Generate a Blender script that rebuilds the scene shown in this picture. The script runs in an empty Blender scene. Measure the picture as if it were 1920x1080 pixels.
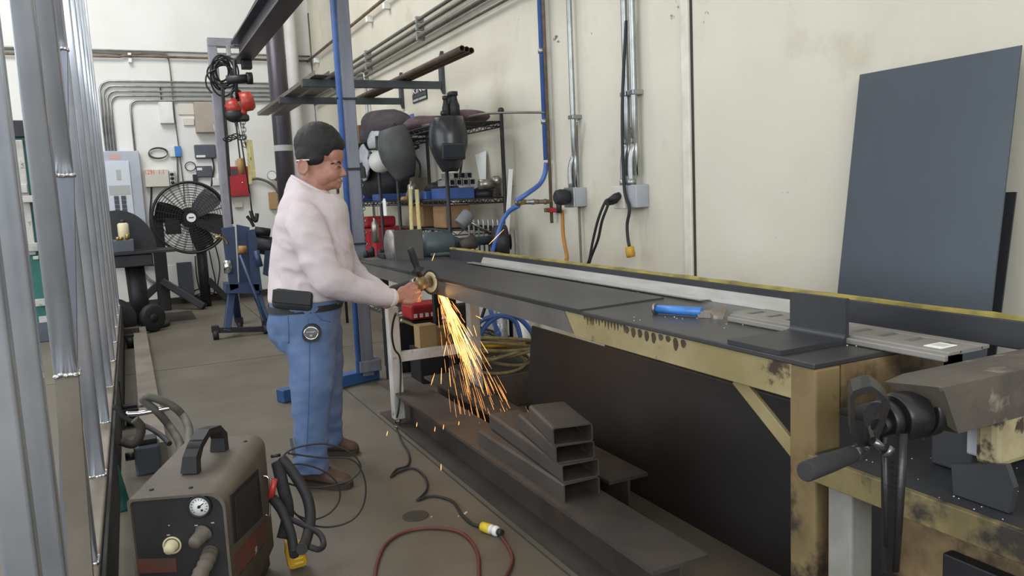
import bpy, bmesh, math, random
from mathutils import Vector, Matrix, Euler, Quaternion, noise
S = bpy.context.scene
COL = S.collection
random.seed(7)
PI = math.pi
V = Vector

# ------------------------------------------------------------------ camera
FPX, CAMH = 1475.0, 1.33
def _ray(u, v): return V(((u - 960) / FPX, -(v - 540) / FPX, -1.0))
_ax_y = _ray(240, 390).normalized()
_ax_x = _ray(4050, 213); _ax_x = (_ax_x - _ax_y * _ax_x.dot(_ax_y)).normalized()
_ax_z = _ax_x.cross(_ax_y)
RCAM = Matrix((_ax_x, _ax_y, _ax_z))
CAMP = V((0, 0, CAMH))
cam_data = bpy.data.cameras.new('camera')
cam_data.sensor_width = 36.0
cam_data.lens = FPX / 1920 * 36.0
cam_data.clip_start = 0.05
cam = bpy.data.objects.new('camera', cam_data); COL.objects.link(cam)
cam.matrix_world = Matrix.Translation(CAMP) @ RCAM.to_4x4()
S.camera = cam

def at(u, v, x=None, y=None, z=None):
    """point of the room seen at a photo pixel, on the plane x=, y= or z= """
    r = RCAM @ _ray(u, v)
    if x is not None: t = (x - CAMP.x) / r.x
    elif y is not None: t = (y - CAMP.y) / r.y
    else: t = (z - CAMP.z) / r.z
    return CAMP + r * t

# ------------------------------------------------------------------ light
S.view_settings.view_transform = 'Standard'
S.view_settings.look = 'None'
S.view_settings.gamma = 1.0
S.view_settings.use_curve_mapping = False
S.view_settings.exposure = 0.0
W = bpy.data.worlds.new('daylight'); S.world = W; W.use_nodes = True
_bg = W.node_tree.nodes['Background']
_bg.inputs[0].default_value = (0.80, 0.90, 1.0, 1); _bg.inputs[1].default_value = 0.45
def area(name, loc, target, sx, sy, power, color):
    l = bpy.data.lights.new(name, 'AREA'); l.shape = 'RECTANGLE'; l.size = sx; l.size_y = sy
    l.energy = power; l.color = color
    o = bpy.data.objects.new(name, l); COL.objects.link(o)
    o.location = loc
    o.rotation_euler = (V(target) - V(loc)).to_track_quat('-Z', 'Y').to_euler()
    return o
area('door_daylight', (-5.85, 4.0, 2.7), (2.5, 4.0, 1.9), 6.5, 4.2, 330, (0.86, 0.93, 1.0))
area('rear_fill', (-2.0, -4.8, 3.4), (-0.6, 6.0, 2.4), 7.0, 3.0, 480, (0.90, 0.95, 1.0))  # unseen fill behind the camera, widened to brighten the steel uprights
area('ceiling_fill_near', (-1.6, 2.5, 5.9), (-1.6, 2.5, 0), 2.0, 4.0, 80, (1.0, 0.98, 0.95))  # added soft overhead fill, the ceiling has no opening here
area('ceiling_fill_far', (-1.0, 8.0, 5.9), (-1.0, 8.0, 0), 2.5, 3.0, 290, (0.97, 0.98, 1.0))  # added overhead fill that lifts the back wall

# ------------------------------------------------------------------ materials
def lin(h):
    h = h.lstrip('#'); out = []
    for i in (0, 2, 4):
        c = int(h[i:i+2], 16) / 255
        out.append(c / 12.92 if c <= 0.04045 else ((c + 0.055) / 1.055) ** 2.4)
    return (*out, 1.0)
M = {}
def mat(name, c, c2=None, rough=0.6, metal=0.0, scale=6.0, lo=0.4, hi=0.65, bump=0.0, bscale=40.0, c3=None, s3=20.0, lo3=0.62, hi3=0.68, emit=0.0, stretch=(1, 1, 1), trans=0.0, spec=0.5, c4=None, s4=20.0, lo4=0.7, hi4=0.72):
    m = bpy.data.materials.new(name); m.use_nodes = True
    nt = m.node_tree; N = nt.nodes; L = nt.links; b = N['Principled BSDF']
    b.inputs['Roughness'].default_value = rough; b.inputs['Metallic'].default_value = metal
    b.inputs['Base Color'].default_value = lin(c)
    b.inputs['Specular IOR Level'].default_value = spec
    if trans: b.inputs['Transmission Weight'].default_value = trans
    if emit:
        b.inputs['Emission Color'].default_value = lin(c); b.inputs['Emission Strength'].default_value = emit
    if c2 or bump or c3 or c4:
        tc = N.new('ShaderNodeTexCoord'); mp = N.new('ShaderNodeMapping'); mp.inputs['Scale'].default_value = stretch
        L.new(tc.outputs['Object'], mp.inputs[0])
    last = None
    def layer(ca, cb, sc, lo_, hi_):
        n = N.new('ShaderNodeTexNoise'); n.inputs['Scale'].default_value = sc; n.inputs['Detail'].default_value = 6; n.inputs['Roughness'].default_value = 0.6
        L.new(mp.outputs[0], n.inputs['Vector'])
        r = N.new('ShaderNodeMapRange'); r.inputs[1].default_value = lo_; r.inputs[2].default_value = hi_
        L.new(n.outputs[0], r.inputs[0])
        x = N.new('ShaderNodeMix'); x.data_type = 'RGBA'
        L.new(r.outputs[0], x.inputs[0])
        if ca is None: x.inputs[6].default_value = lin(c)
        else: L.new(ca, x.inputs[6])
        x.inputs[7].default_value = lin(cb)
        return x.outputs[2]
    if c2: last = layer(None, c2, scale, lo, hi)
    if c3: last = layer(last, c3, s3, lo3, hi3)
    if c4: last = layer(last, c4, s4, lo4, hi4)
    if last is not None: L.new(last, b.inputs['Base Color'])
    if bump:
        n = N.new('ShaderNodeTexNoise'); n.inputs['Scale'].default_value = bscale; n.inputs['Detail'].default_value = 4
        L.new(mp.outputs[0], n.inputs['Vector'])
        bp = N.new('ShaderNodeBump'); bp.inputs['Strength'].default_value = bump; bp.inputs['Distance'].default_value = 0.01
        L.new(n.outputs[0], bp.inputs['Height']); L.new(bp.outputs[0], b.inputs['Normal'])
    M[name] = m
    return m
mat('wall_cream', '#ded6c2', '#cfc6b0', 0.75, scale=0.9, lo=0.42, hi=0.7, bump=0.05, bscale=120, c3='#a89c84', s3=3.3, lo3=0.66, hi3=0.86)
mat('wall_side', '#d3cdbd', '#c4bdaa', 0.72, scale=0.8, lo=0.40, hi=0.7, bump=0.05, bscale=120, c3='#b3a78f', s3=2.2, lo3=0.60, hi3=0.85, c4='#6a5d54', s4=7.0, lo4=0.70, hi4=0.735)
mat('wall_back', '#dcdbd6', '#d3d1cb', 0.8, scale=0.8, bump=0.05, bscale=120)
mat('ceiling_white', '#d8d6d0', None, 0.9)
mat('concrete', '#696255', '#564f44', 0.55, scale=1.6, lo=0.35, hi=0.7, bump=0.06, bscale=60, c3='#4c463c', s3=0.9, lo3=0.55, hi3=0.8)
mat('joint', '#3c3830', None, 0.9)
mat('trim_white', '#dedad0', '#c9c2b0', 0.6, scale=4)
mat('conduit', '#a9aba9', '#8d8f8e', 0.38, 0.75, scale=8)
mat('conduit_dark', '#7c7970', '#6a675e', 0.45, 0.55, scale=6)
mat('pipe_brown', '#7d6a55', '#5f4f40', 0.6, 0.2, scale=9)
mat('steel_tube', '#ccd3df', '#b2bac9', 0.24, 0.85, scale=3, stretch=(6, 6, 0.4))
mat('steel_bright', '#dde3ee', '#c6cedb', 0.25, 0.68, scale=3)
mat('bag_white', '#b9bcc0', '#a3a7ad', 0.35, scale=12, bump=0.4, bscale=30)
mat('frame_grey', '#8f8f95', '#7c7c82', 0.4, 0.4, scale=4)
mat('mallet_grey', '#6b6d6f', '#5b5d60', 0.6, scale=6)
mat('steel_dull', '#8c8478', '#756c62', 0.5, 0.35, scale=3)
mat('weld', '#d8d8d8', None, 0.22, 1.0, bump=0.6, bscale=120)
mat('mill_dark', '#393a3d', '#303135', 0.5, 0.25, scale=2.5, bump=0.03, bscale=60)
mat('mill_blue', '#4a5158', '#3f454d', 0.42, 0.35, scale=1.2, lo=0.35, hi=0.7, stretch=(1, 1, 0.6))
mat('mill_black', '#292524', '#22201f', 0.55, 0.2, scale=2.5, bump=0.03, bscale=60)
mat('leg_white_shaded', '#8b8983', '#77746c', 0.55, scale=6)  # leg_white with shade put into the colour, for the near stand leg
mat('mill_brown', '#4b433d', '#3b342f', 0.62, 0.15, scale=3, bump=0.04, bscale=70, c3='#5d4636', s3=5, lo3=0.6, hi3=0.8)
mat('mill_grey', '#56534f', '#45423f', 0.6, 0.15, scale=4, bump=0.04, bscale=70)
mat('bench_top', '#4d4c4d', '#3c3a3a', 0.42, 0.45, scale=2.2, lo=0.35, hi=0.7, bump=0.03, bscale=50, c3='#5b5753', s3=1.3, lo3=0.55, hi3=0.8)
mat('bench_paint', '#9a8d69', '#85774f', 0.55, scale=4, c3='#3a2c1e', s3=7, lo3=0.60, hi3=0.66, bump=0.05, bscale=50)
mat('bench_end', '#8a7450', '#5c4830', 0.6, scale=5, lo=0.4, hi=0.6, c3='#2c231b', s3=6, lo3=0.5, hi3=0.62)
mat('bench_leg', '#7a6844', '#56452c', 0.6, scale=4, c3='#2f251b', s3=6, lo3=0.56, hi3=0.64, bump=0.05, bscale=50)
mat('rail_grey', '#6f6b65', '#5f5b56', 0.45, 0.4, scale=3)
mat('dirty_cord', '#857a55', '#6b6144', 0.8, scale=20)
mat('shelf_edge', '#756843', '#5d5133', 0.6, scale=8, c3='#2c2620', s3=10, lo3=0.48, hi3=0.6)
mat('leg_white', '#b4b2ac', '#96938c', 0.55, scale=6, c3='#77736a', s3=14)
mat('yellow_trim', '#a09047', '#6e6434', 0.7, scale=12)
mat('aluminium', '#b8b7b2', '#a2a09a', 0.38, 0.7, scale=5, stretch=(4, 0.6, 4))
mat('perf_grey', '#8d8983', '#797570', 0.5, 0.3, scale=4)
mat('blue_paint', '#3a78c0', '#2f66a8', 0.4, scale=12)
mat('bare_steel', '#a49c94', '#80776e', 0.35, 0.8, scale=10)
mat('black', '#1d1d20', None, 0.5)
mat('black_soft', '#1f1f22', '#2b2a2b', 0.8, scale=20)
mat('black_gloss', '#141416', None, 0.15)
mat('black_iron', '#2b2a2d', '#222124', 0.55, 0.3, scale=8)
mat('vise_dark', '#3b3a3b', '#2c2b2c', 0.36, 0.6, scale=6, bump=0.08, bscale=90)
mat('vise_bright', '#8f8f92', '#55555a', 0.25, 0.9, scale=10)
mat('vise_body', '#554e48', '#6a6358', 0.5, 0.35, scale=5, c3='#958d7b', s3=14, lo3=0.60, hi3=0.70, bump=0.15, bscale=40)
mat('vise_cream', '#a39673', '#7d7053', 0.6, scale=8, c3='#3a3027', s3=14, lo3=0.54, hi3=0.60)
mat('chip_white', '#d8d6cf', None, 0.4, 0.3)
mat('white', '#e4e2dd', None, 0.5)
mat('paper', '#e2e0da', None, 0.8)
mat('plastic_white', '#d9d8d4', '#c6c5c0', 0.4, scale=6)
mat('grey_box', '#a8abb0', '#9a9da3', 0.5, scale=3)
mat('panel_grey', '#b0b5be', '#a1a6b0', 0.45, scale=3)
mat('panel_door', '#c6cbd2', None, 0.4)
mat('tan_box', '#a39a8c', '#968d7f', 0.6, scale=3)
mat('beige_box', '#cbc4b8', None, 0.6)
mat('slate_box', '#4e545d', '#454a53', 0.5, scale=5)
mat('red', '#a8262a', '#8e1f24', 0.45, scale=6)
mat('red_bright', '#b33f30', '#973026', 0.35, scale=8)
mat('orange_ink', '#d8552e', None, 0.6)
mat('pink_label', '#c99a9a', None, 0.6)
mat('grey_label', '#a9aba8', None, 0.6)
mat('breaker', '#3c4148', None, 0.4)
mat('stand_blue', '#2c3e5d', '#24334d', 0.45, scale=6, c3='#1f2d45', s3=4)
mat('gantry_blue', '#345a90', '#2b4a78', 0.45, scale=6)
mat('pipe_blue', '#4a6cab', '#3e5b94', 0.35, scale=6)
mat('hose_blue', '#4464a6', None, 0.4)
mat('gantry_steel', '#858894', '#747782', 0.42, 0.45, scale=4, stretch=(3, 3, 0.5))
mat('column_dark', '#47434a', '#38353a', 0.4, 0.3, scale=3, stretch=(3, 3, 0.5))
mat('beam_dark', '#45424a', '#37343a', 0.5, 0.3, scale=3)
mat('pipe_white', '#cfcac6', '#bfbab6', 0.5, scale=3)
mat('rust_pipe', '#5d4a3e', '#46372e', 0.65, 0.15, scale=8)
mat('rack_grey', '#4a4e52', '#3e4246', 0.5, 0.2, scale=6)
mat('skin', '#a97866', '#9a6a58', 0.5, scale=10, bump=0.02, bscale=200)
mat('hair', '#111011', '#191715', 0.6, scale=90, bump=0.35, bscale=420)
mat('shirt', '#cbbfc0', '#bfb2b4', 0.9, scale=5, bump=0.15, bscale=14)
mat('denim', '#5f7397', '#4e6286', 0.85, scale=5, lo=0.35, hi=0.65, bump=0.2, bscale=18, c3='#7289ac', s3=3, lo3=0.6, hi3=0.8)
mat('denim_seam', '#42608c', None, 0.9)
mat('leather_brown', '#5a4638', '#48372c', 0.75, scale=12, bump=0.15, bscale=60)
mat('sole_brown', '#3c3028', None, 0.8)
mat('eye_white', '#8d8078', None, 0.3)
mat('lip', '#8f5548', None, 0.5)
mat('brass', '#a58a52', '#7d6538', 0.35, 0.7, scale=12)
mat('gear_case', '#957d56', '#6f5a3c', 0.45, 0.4, scale=16)
mat('disc_dark', '#2e2c2b', '#3b3733', 0.8, scale=60)
mat('disc_face', '#c3b48c', '#b0a078', 0.8, scale=40)
mat('welder_case', '#6a6257', '#574f46', 0.6, 0.1, scale=4, lo=0.35, hi=0.7, bump=0.04, bscale=70, c3='#7c7365', s3=2.2, lo3=0.55, hi3=0.75)
mat('welder_face', '#242324', '#2c2a29', 0.6, scale=6)
mat('red_decal', '#6c2d26', '#4f3a31', 0.6, scale=14, lo=0.42, hi=0.6)
mat('cream_knob', '#d3c6a2', None, 0.5)
mat('chrome', '#d8d8d8', None, 0.12, 1.0)
mat('plug_yellow', '#c59a2e', '#a67d1f', 0.5, scale=10)
mat('conn_yellow', '#d9bd2e', None, 0.45)
mat('rubber', '#232324', None, 0.65)
mat('cord_maroon', '#6a2f2a', '#53332b', 0.6, scale=12)
mat('cord_orange', '#b07a35', '#9a6a30', 0.6, scale=6)
mat('hose_grey', '#68655c', '#55524b', 0.6, scale=8)
mat('cardboard', '#8d6d4a', '#7a5c3d', 0.85, scale=6)
mat('cardboard_tan', '#a88a5f', None, 0.85)
mat('bag_dark', '#4a4347', '#3b3639', 0.85, scale=9, bump=0.4, bscale=12)
mat('leather_red', '#5f4a4e', '#4a3a3f', 0.7, scale=8, bump=0.3, bscale=14)
mat('hood_grey', '#4d4e4c', '#3e3f3f', 0.55, scale=6)
mat('hood_black', '#26272a', '#1f2023', 0.3, scale=6)
mat('visor', '#161a24', None, 0.06)
mat('bin_blue', '#33508f', '#2b447c', 0.45, scale=8)
mat('chalk', '#c9c5bc', None, 0.9)
mat('straw', '#c9bd84', '#b3a66c', 0.8, scale=20)
mat('wood', '#9a7442', '#82602f', 0.6, scale=12)
mat('grinder_blue', '#4a5458', '#3f484c', 0.5, 0.2, scale=6)
mat('teal', '#2f6b62', '#26574f', 0.5, scale=6)
mat('green_paint', '#1f6a63', '#185650', 0.5, scale=6)
mat('foil', '#b9bcc0', '#8e9196', 0.3, 0.7, scale=30, bump=0.5, bscale=40)
mat('steel_wool', '#8e8884', '#6d6764', 0.45, 0.5, scale=30)
mat('sign_black', '#2a2526', None, 0.6)
mat('spark', '#ffa85a', None, 0.5, emit=2.3)
mat('spark_core', '#ffc878', None, 0.5, emit=3.2)
mat('glow_red', '#ff7a30', None, 0.5, emit=5.0)
mat('scorch', '#33291f', '#4a3b2c', 0.8, scale=20)
mat('scuff', '#8d8577', None, 0.9)
mat('scuff_dark', '#4b4039', None, 0.9)
mat('clear_gauge', '#e6e6e2', None, 0.3)

# ------------------------------------------------------------------ mesh helpers
def basis(d):
    d = V(d).normalized(); a = V((0, 0, 1)) if abs(d.z) < 0.95 else V((1, 0, 0))
    x = a.cross(d).normalized(); return x, d.cross(x), d
def smooth_path(pts, n=6, closed=False):
    pts = [V(p) for p in pts]
    if len(pts) < 3: return pts
    out = []; m = len(pts)
    rng = range(m) if closed else range(m - 1)
    for i in rng:
        g = lambda k: pts[k % m] if closed else pts[max(0, min(m - 1, k))]
        p0, p1, p2, p3 = g(i - 1), g(i), g(i + 1), g(i + 2)
        for k in range(n):
            t = k / n
            out.append(0.5 * ((2 * p1) + (p2 - p0) * t + (2 * p0 - 5 * p1 + 4 * p2 - p3) * t * t + (3 * p1 - p0 - 3 * p2 + p3) * t ** 3))
    if not closed: out.append(pts[-1])
    return out
class MB:
    def __init__(s): s.bm = bmesh.new()
    def _faces(s, vs, fs, sm=False):
        vv = [s.bm.verts.new(v) for v in vs]
        for f in fs:
            try:
                fc = s.bm.faces.new([vv[i] for i in f]); fc.smooth = sm
            except ValueError: pass
        return vv
    def box(s, a, b, bev=0.0, R=None, seg=2):
        """box between corners a and b; R = (Matrix 3x3, pivot)"""
        a, b = V(a), V(b)
        lo = V([min(a[i], b[i]) for i in range(3)]); hi = V([max(a[i], b[i]) for i in range(3)])
        t = bmesh.new(); bmesh.ops.create_cube(t, size=1.0)
        c = (lo + hi) / 2; d = hi - lo
        for v in t.verts: v.co = V((v.co.x * d.x, v.co.y * d.y, v.co.z * d.z))
        if bev > 0:
            bmesh.ops.bevel(t, geom=t.edges[:], offset=min(bev, min(d) * 0.45), segments=seg, affect='EDGES', profile=0.5)
        for v in t.verts:
            p = v.co + c
            if R: p = R[0] @ (p - V(R[1])) + V(R[1])
            v.co = p
        s.merge(t); return s
    def obox(s, c, size, ax, ay, bev=0.0):
        """box centred at c, its local x along ax and local y near ay"""
        ax = V(ax).normalized(); az = ax.cross(V(ay)).normalized(); ay = az.cross(ax)
        m = Matrix((ax, ay, az)).transposed()
        t = bmesh.new(); bmesh.ops.create_cube(t, size=1.0)
        for v in t.verts: v.co = V((v.co.x * size[0], v.co.y * size[1], v.co.z * size[2]))
        if bev > 0: bmesh.ops.bevel(t, geom=t.edges[:], offset=min(bev, min(size) * 0.45), segments=2, affect='EDGES', profile=0.5)
        for v in t.verts: v.co = m @ v.co + V(c)
        s.merge(t); return s
    def bar(s, p0, p1, w, h, up=(0, 0, 1), bev=0.0):
        p0, p1 = V(p0), V(p1); d = p1 - p0
        return s.obox((p0 + p1) / 2, (d.length, w, h), d, V(up).cross(d), bev)
    def merge(s, t):
        me = bpy.data.meshes.new('t'); t.to_mesh(me); t.free(); s.bm.from_mesh(me); bpy.data.meshes.remove(me)
    def cyl(s, p0, p1, r0, r1=None, seg=20, caps=True):
        return s.loft_c([p0, p1], [r0, r0 if r1 is None else r1], seg, caps)
    def loft_c(s, pts, rads, seg=12, caps=True, closed=False):
        pts = [V(p) for p in pts]; n = len(pts)
        rings = []; x = None
        for i, p in enumerate(pts):
            if closed: d = pts[(i + 1) % n] - pts[i - 1]
            else: d = pts[min(n - 1, i + 1)] - pts[max(0, i - 1)]
            d = d.normalized() if d.length > 1e-9 else V((0, 0, 1))
            if x is None: x, y, _ = basis(d)
            else:
                x = x - d * x.dot(d)
                x = x.normalized() if x.length > 1e-6 else basis(d)[0]
                y = d.cross(x)
            r = rads[i] if isinstance(rads, (list, tuple)) else rads
            rings.append([s.bm.verts.new(p + (x * math.cos(a) + y * math.sin(a)) * r) for a in [2 * PI * k / seg for k in range(seg)]])
        s._skin(rings, caps, closed); return s
    def _skin(s, rings, caps=True, closed=False, smooth=True):
        n = len(rings); m = len(rings[0])
        for i in range(n if closed else n - 1):
            A, B = rings[i], rings[(i + 1) % n]
            for k in range(m):
                try:
                    f = s.bm.faces.new((A[k], A[(k + 1) % m], B[(k + 1) % m], B[k])); f.smooth = smooth
                except ValueError: pass
        if caps and not closed:
            for r in (rings[0][::-1], rings[-1]):
                try: s.bm.faces.new(r)
                except ValueError: pass
    def tube(s, pts, r, seg=8, n=6, closed=False):
        p = smooth_path(pts, n, closed); return s.loft_c(p, r, seg, True, closed)
    def rings(s, rr, caps=True, smooth=True, closed=False):
        s._skin([[s.bm.verts.new(V(p)) for p in r] for r in rr], caps, closed, smooth); return s
    def lathe(s, prof, o, axis, seg=24, caps=True):
        x, y, d = basis(axis); o = V(o)
        rr = [[o + d * h + (x * math.cos(2 * PI * k / seg) + y * math.sin(2 * PI * k / seg)) * max(r, 1e-4) for k in range(seg)] for r, h in prof]
        return s.rings(rr, caps)
    def torus(s, c, axis, R, r, seg=40, rs=8, ry=None):
        x, y, d = basis(axis); c = V(c); ry = ry or R
        return s.loft_c([c + x * (R * math.cos(2 * PI * k / seg)) + y * (ry * math.sin(2 * PI * k / seg)) for k in range(seg)], r, rs, False, True)
    def prism(s, pts, ext, smooth=False):
        pts = [V(p) for p in pts]; ext = V(ext); n = len(pts)
        a = [s.bm.verts.new(p) for p in pts]; b = [s.bm.verts.new(p + ext) for p in pts]
        s.bm.faces.new(a[::-1]); s.bm.faces.new(b)
        for i in range(n): s.bm.faces.new((a[i], a[(i + 1) % n], b[(i + 1) % n], b[i])).smooth = smooth
        return s
    def ell(s, c, r, R=None, seg=20, rn=12):
        c = V(c); r = (r, r, r) if not hasattr(r, '__len__') else r
        rr = []
        for i in range(1, rn):
            t = PI * i / rn - PI / 2
            ring = []
            for k in range(seg):
                a = 2 * PI * k / seg
                p = V((r[0] * math.cos(t) * math.cos(a), r[1] * math.cos(t) * math.sin(a), r[2] * math.sin(t)))
                ring.append(c + (R @ p if R else p))
            rr.append(ring)
        return s.rings(rr)
    def quad(s, pts):
        s.bm.faces.new([s.bm.verts.new(V(p)) for p in pts]); return s
    def frame(s, o, ux, uy, w, h, t, ext):
        """rectangular ring of rim width t in the plane ux, uy from corner o"""
        o, ux, uy = V(o), V(ux), V(uy)
        for (a, b, c, d) in ((0, 0, w, t), (0, h - t, w, h), (0, t, t, h - t), (w - t, t, w, h - t)):
            s.prism([o + ux * a + uy * b, o + ux * c + uy * b, o + ux * c + uy * d, o + ux * a + uy * d], ext)
        return s
    def channel(s, prof, p0, p1, up=(0, 0, 1)):
        """profile polygon (across, up) swept straight from p0 to p1"""
        p0, p1 = V(p0), V(p1); d = (p1 - p0).normalized(); ac = V(up).cross(d).normalized(); u = d.cross(ac)
        return s.prism([p0 + ac * a + u * b for a, b in prof], p1 - p0)
    def build(s, name, m, parent=None, label=None):
        bm = s.bm
        bmesh.ops.recalc_face_normals(bm, faces=bm.faces[:])
        me = bpy.data.meshes.new(name)
        root = parent
        while root is not None and root.parent is not None: root = root.parent
        if root is not None: off = root.location.copy()
        else:
            xs = [v.co.x for v in bm.verts]; ys = [v.co.y for v in bm.verts]; zs = [v.co.z for v in bm.verts]
            off = V(((min(xs) + max(xs)) / 2, (min(ys) + max(ys)) / 2, min(zs)))
        for v in bm.verts: v.co -= off
        bm.to_mesh(me); bm.free()
        me.materials.append(M[m])
        o = bpy.data.objects.new(name, me); COL.objects.link(o)
        if parent is not None: o.parent = parent
        else: o.location = off
        if label: o['label'] = label
        return o
def tag(o, label, cat, group=None, kind=None):
    o['label'] = label; o['category'] = cat
    if group: o['group'] = group
    if kind: o['kind'] = kind
    return o
def thing(name, loc, label, cat, group=None):
    o = bpy.data.objects.new(name, None); COL.objects.link(o); o.location = V(loc); o.empty_display_size = 0.05
    return tag(o, label, cat, group)
def struct(o): o['kind'] = 'structure'; return o
def copy_tree(o, parent=None):
    c = o.copy(); COL.objects.link(c)
    if parent is not None: c.parent = parent
    for ch in list(o.children): copy_tree(ch, c)
    return c
def remesh(b, vox, it=4, fac=0.5, disp=None):
    """merge everything in builder b into one continuous skin"""
    me = bpy.data.meshes.new('t'); b.bm.to_mesh(me); b.bm.free()
    o = bpy.data.objects.new('t', me); COL.objects.link(o)
    md = o.modifiers.new('r', 'REMESH'); md.mode = 'VOXEL'; md.voxel_size = vox
    if it:
        sm = o.modifiers.new('s', 'SMOOTH'); sm.iterations = it; sm.factor = fac
    dg = bpy.context.evaluated_depsgraph_get()
    r = bpy.data.meshes.new_from_object(o.evaluated_get(dg))
    bpy.data.objects.remove(o); bpy.data.meshes.remove(me)
    n = MB(); n.bm.from_mesh(r); bpy.data.meshes.remove(r)
    if disp:
        n.bm.normal_update()
        for v in n.bm.verts: v.co += v.normal * disp(v.co)
    for f in n.bm.faces: f.smooth = True
    return n
def text(body, size, o, ux, uy, m, name, parent=None, depth=0.001, width=None):
    cu = bpy.data.curves.new('t', 'FONT'); cu.body = body; cu.size = 1.0; cu.extrude = 0.0
    ob = bpy.data.objects.new('t', cu); COL.objects.link(ob)
    dg = bpy.context.evaluated_depsgraph_get(); me = bpy.data.meshes.new_from_object(ob.evaluated_get(dg))
    bpy.data.objects.remove(ob)
    b = MB(); b.bm.from_mesh(me); bpy.data.meshes.remove(me)
    xs = [v.co.x for v in b.bm.verts]; w = max(xs) - min(xs); x0 = min(xs)
    ux, uy = V(ux).normalized(), V(uy).normalized(); nz = ux.cross(uy)
    sx = (width / w) if width else size
    ext = bmesh.ops.extrude_face_region(b.bm, geom=b.bm.faces[:])
    for e in ext['geom']:
        if isinstance(e, bmesh.types.BMVert): e.co.z += 1
    for v in b.bm.verts: v.co = V(o) + ux * ((v.co.x - x0) * sx) + uy * (v.co.y * size) + nz * (v.co.z * depth)
    return b.build(name, m, parent)
# ------------------------------------------------------------------ setting
XW, YB = 2.55, 11.6
struct(MB().box((-6, -5, -0.1), (XW, YB, 0)).build('floor', 'concrete'))
struct(MB().box((XW, -5, -0.1), (XW + 0.15, YB + 0.15, 6)).build('wall_right', 'wall_side'))
struct(MB().box((-6, YB, -0.1), (XW, YB + 0.15, 6)).build('wall_back', 'wall_back'))
b = MB().box((-6.15, -5, -0.1), (-6, 0.5, 6)).box((-6.15, 7.5, -0.1), (-6, YB + 0.15, 6)).box((-6.15, 0.5, 4.9), (-6, 7.5, 6))
struct(b.build('wall_left', 'wall_back'))
b = MB().box((-6.15, -5.15, -0.1), (-5.6, -5, 6)).box((2.2, -5.15, -0.1), (XW + 0.15, -5, 6)).box((-5.6, -5.15, 5.0), (2.2, -5, 6))
struct(b.build('wall_front', 'wall_back'))
struct(MB().box((-6.15, -5.15, 6), (XW + 0.15, YB + 0.15, 6.1)).build('ceiling', 'ceiling_white'))
# wall batten with its groove, floor saw cuts
p = at(1296, 300, x=XW)
struct(MB().box((XW - 0.018, p.y - 0.012, 0), (XW, p.y + 0.045, 6), 0.004).build('trim_1', 'trim_white'))
struct(MB().box((XW - 0.004, p.y - 0.028, 0), (XW, p.y - 0.012, 6)).build('trim_2', 'joint'))
struct(MB().box((1.245, -5, 0), (1.253, YB, 0.0012)).build('trim_3', 'joint'))
for i, yy in enumerate((6.95,)):
    struct(MB().box((-6, yy, 0), (XW, yy + 0.007, 0.0012)).build('trim_%d' % (4 + i), 'joint'))
struct(MB().box((-6, YB - 0.012, 0), (XW, YB, 0.09)).build('baseboard_back', 'joint'))

# ------------------------------------------------------------------ wall plates on the back wall
def backbox(name, u0, v0, u1, v1, d, m, bev=0.004, y=YB, parent=None):
    pc = at((u0 + u1) / 2, (v0 + v1) / 2, y=y - d)
    w = (at(u1, (v0 + v1) / 2, y=y - d) - at(u0, (v0 + v1) / 2, y=y - d)).x
    h = (at((u0 + u1) / 2, v0, y=y - d) - at((u0 + u1) / 2, v1, y=y - d)).z
    o = MB().box((pc.x - w / 2, y - d, pc.z - h / 2), (pc.x + w / 2, y, pc.z + h / 2), bev).build(name, m, parent)
    return o, pc, w, h
# electric panel
pc = at(237, 380, y=YB - 0.16)
pan = thing('breaker_box', (pc.x, YB - 0.08, 0.75), 'open grey electric breaker panel on the back wall', 'electric panel')
x0, x1 = at(188, 300, y=YB - .16).x, at(284, 470, y=YB - .16).x - 0.03
z0, z1 = at(280, 478, y=YB - .16).z, at(225, 283, y=YB - .16).z
MB().box((x0, YB - 0.15, z0), (x1, YB - .003, z1), 0.006).build('cabinet', 'panel_grey', pan)
dx0, dx1 = x0 + 0.05, x1 - 0.13
MB().box((dx0, YB - 0.175, z0 + 0.05), (dx1, YB - 0.15, z1 - 0.13), 0.004).build('cover', 'panel_door', pan)
bw = dx1 - dx0
for k, fx in enumerate((0.22, 0.52)):
    for j in range(9):
        zz = z1 - 0.62 - j * 0.055
        MB().box((dx0 + bw * fx, YB - 0.19, zz), (dx0 + bw * (fx + 0.2), YB - 0.175, zz + 0.048), 0.004).build('breaker', 'breaker', pan)
MB().box((dx0 + bw * 0.05, YB - 0.178, z1 - 0.56), (dx0 + bw * 0.95, YB - 0.175, z1 - 0.44)).build('directory_strip', 'grey_label', pan)
MB().box((dx0 + bw * 0.42, YB - 0.178, z1 - 0.37), (dx0 + bw * 0.62, YB - 0.175, z1 - 0.24)).build('latch_plate', 'grey_label', pan)
MB().box((dx0 + bw * 0.18, YB - 0.153, z1 - 0.10), (dx0 + bw * 0.68, YB - 0.15, z1 - 0.045)).build('warning_label', 'pink_label', pan)

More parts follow.
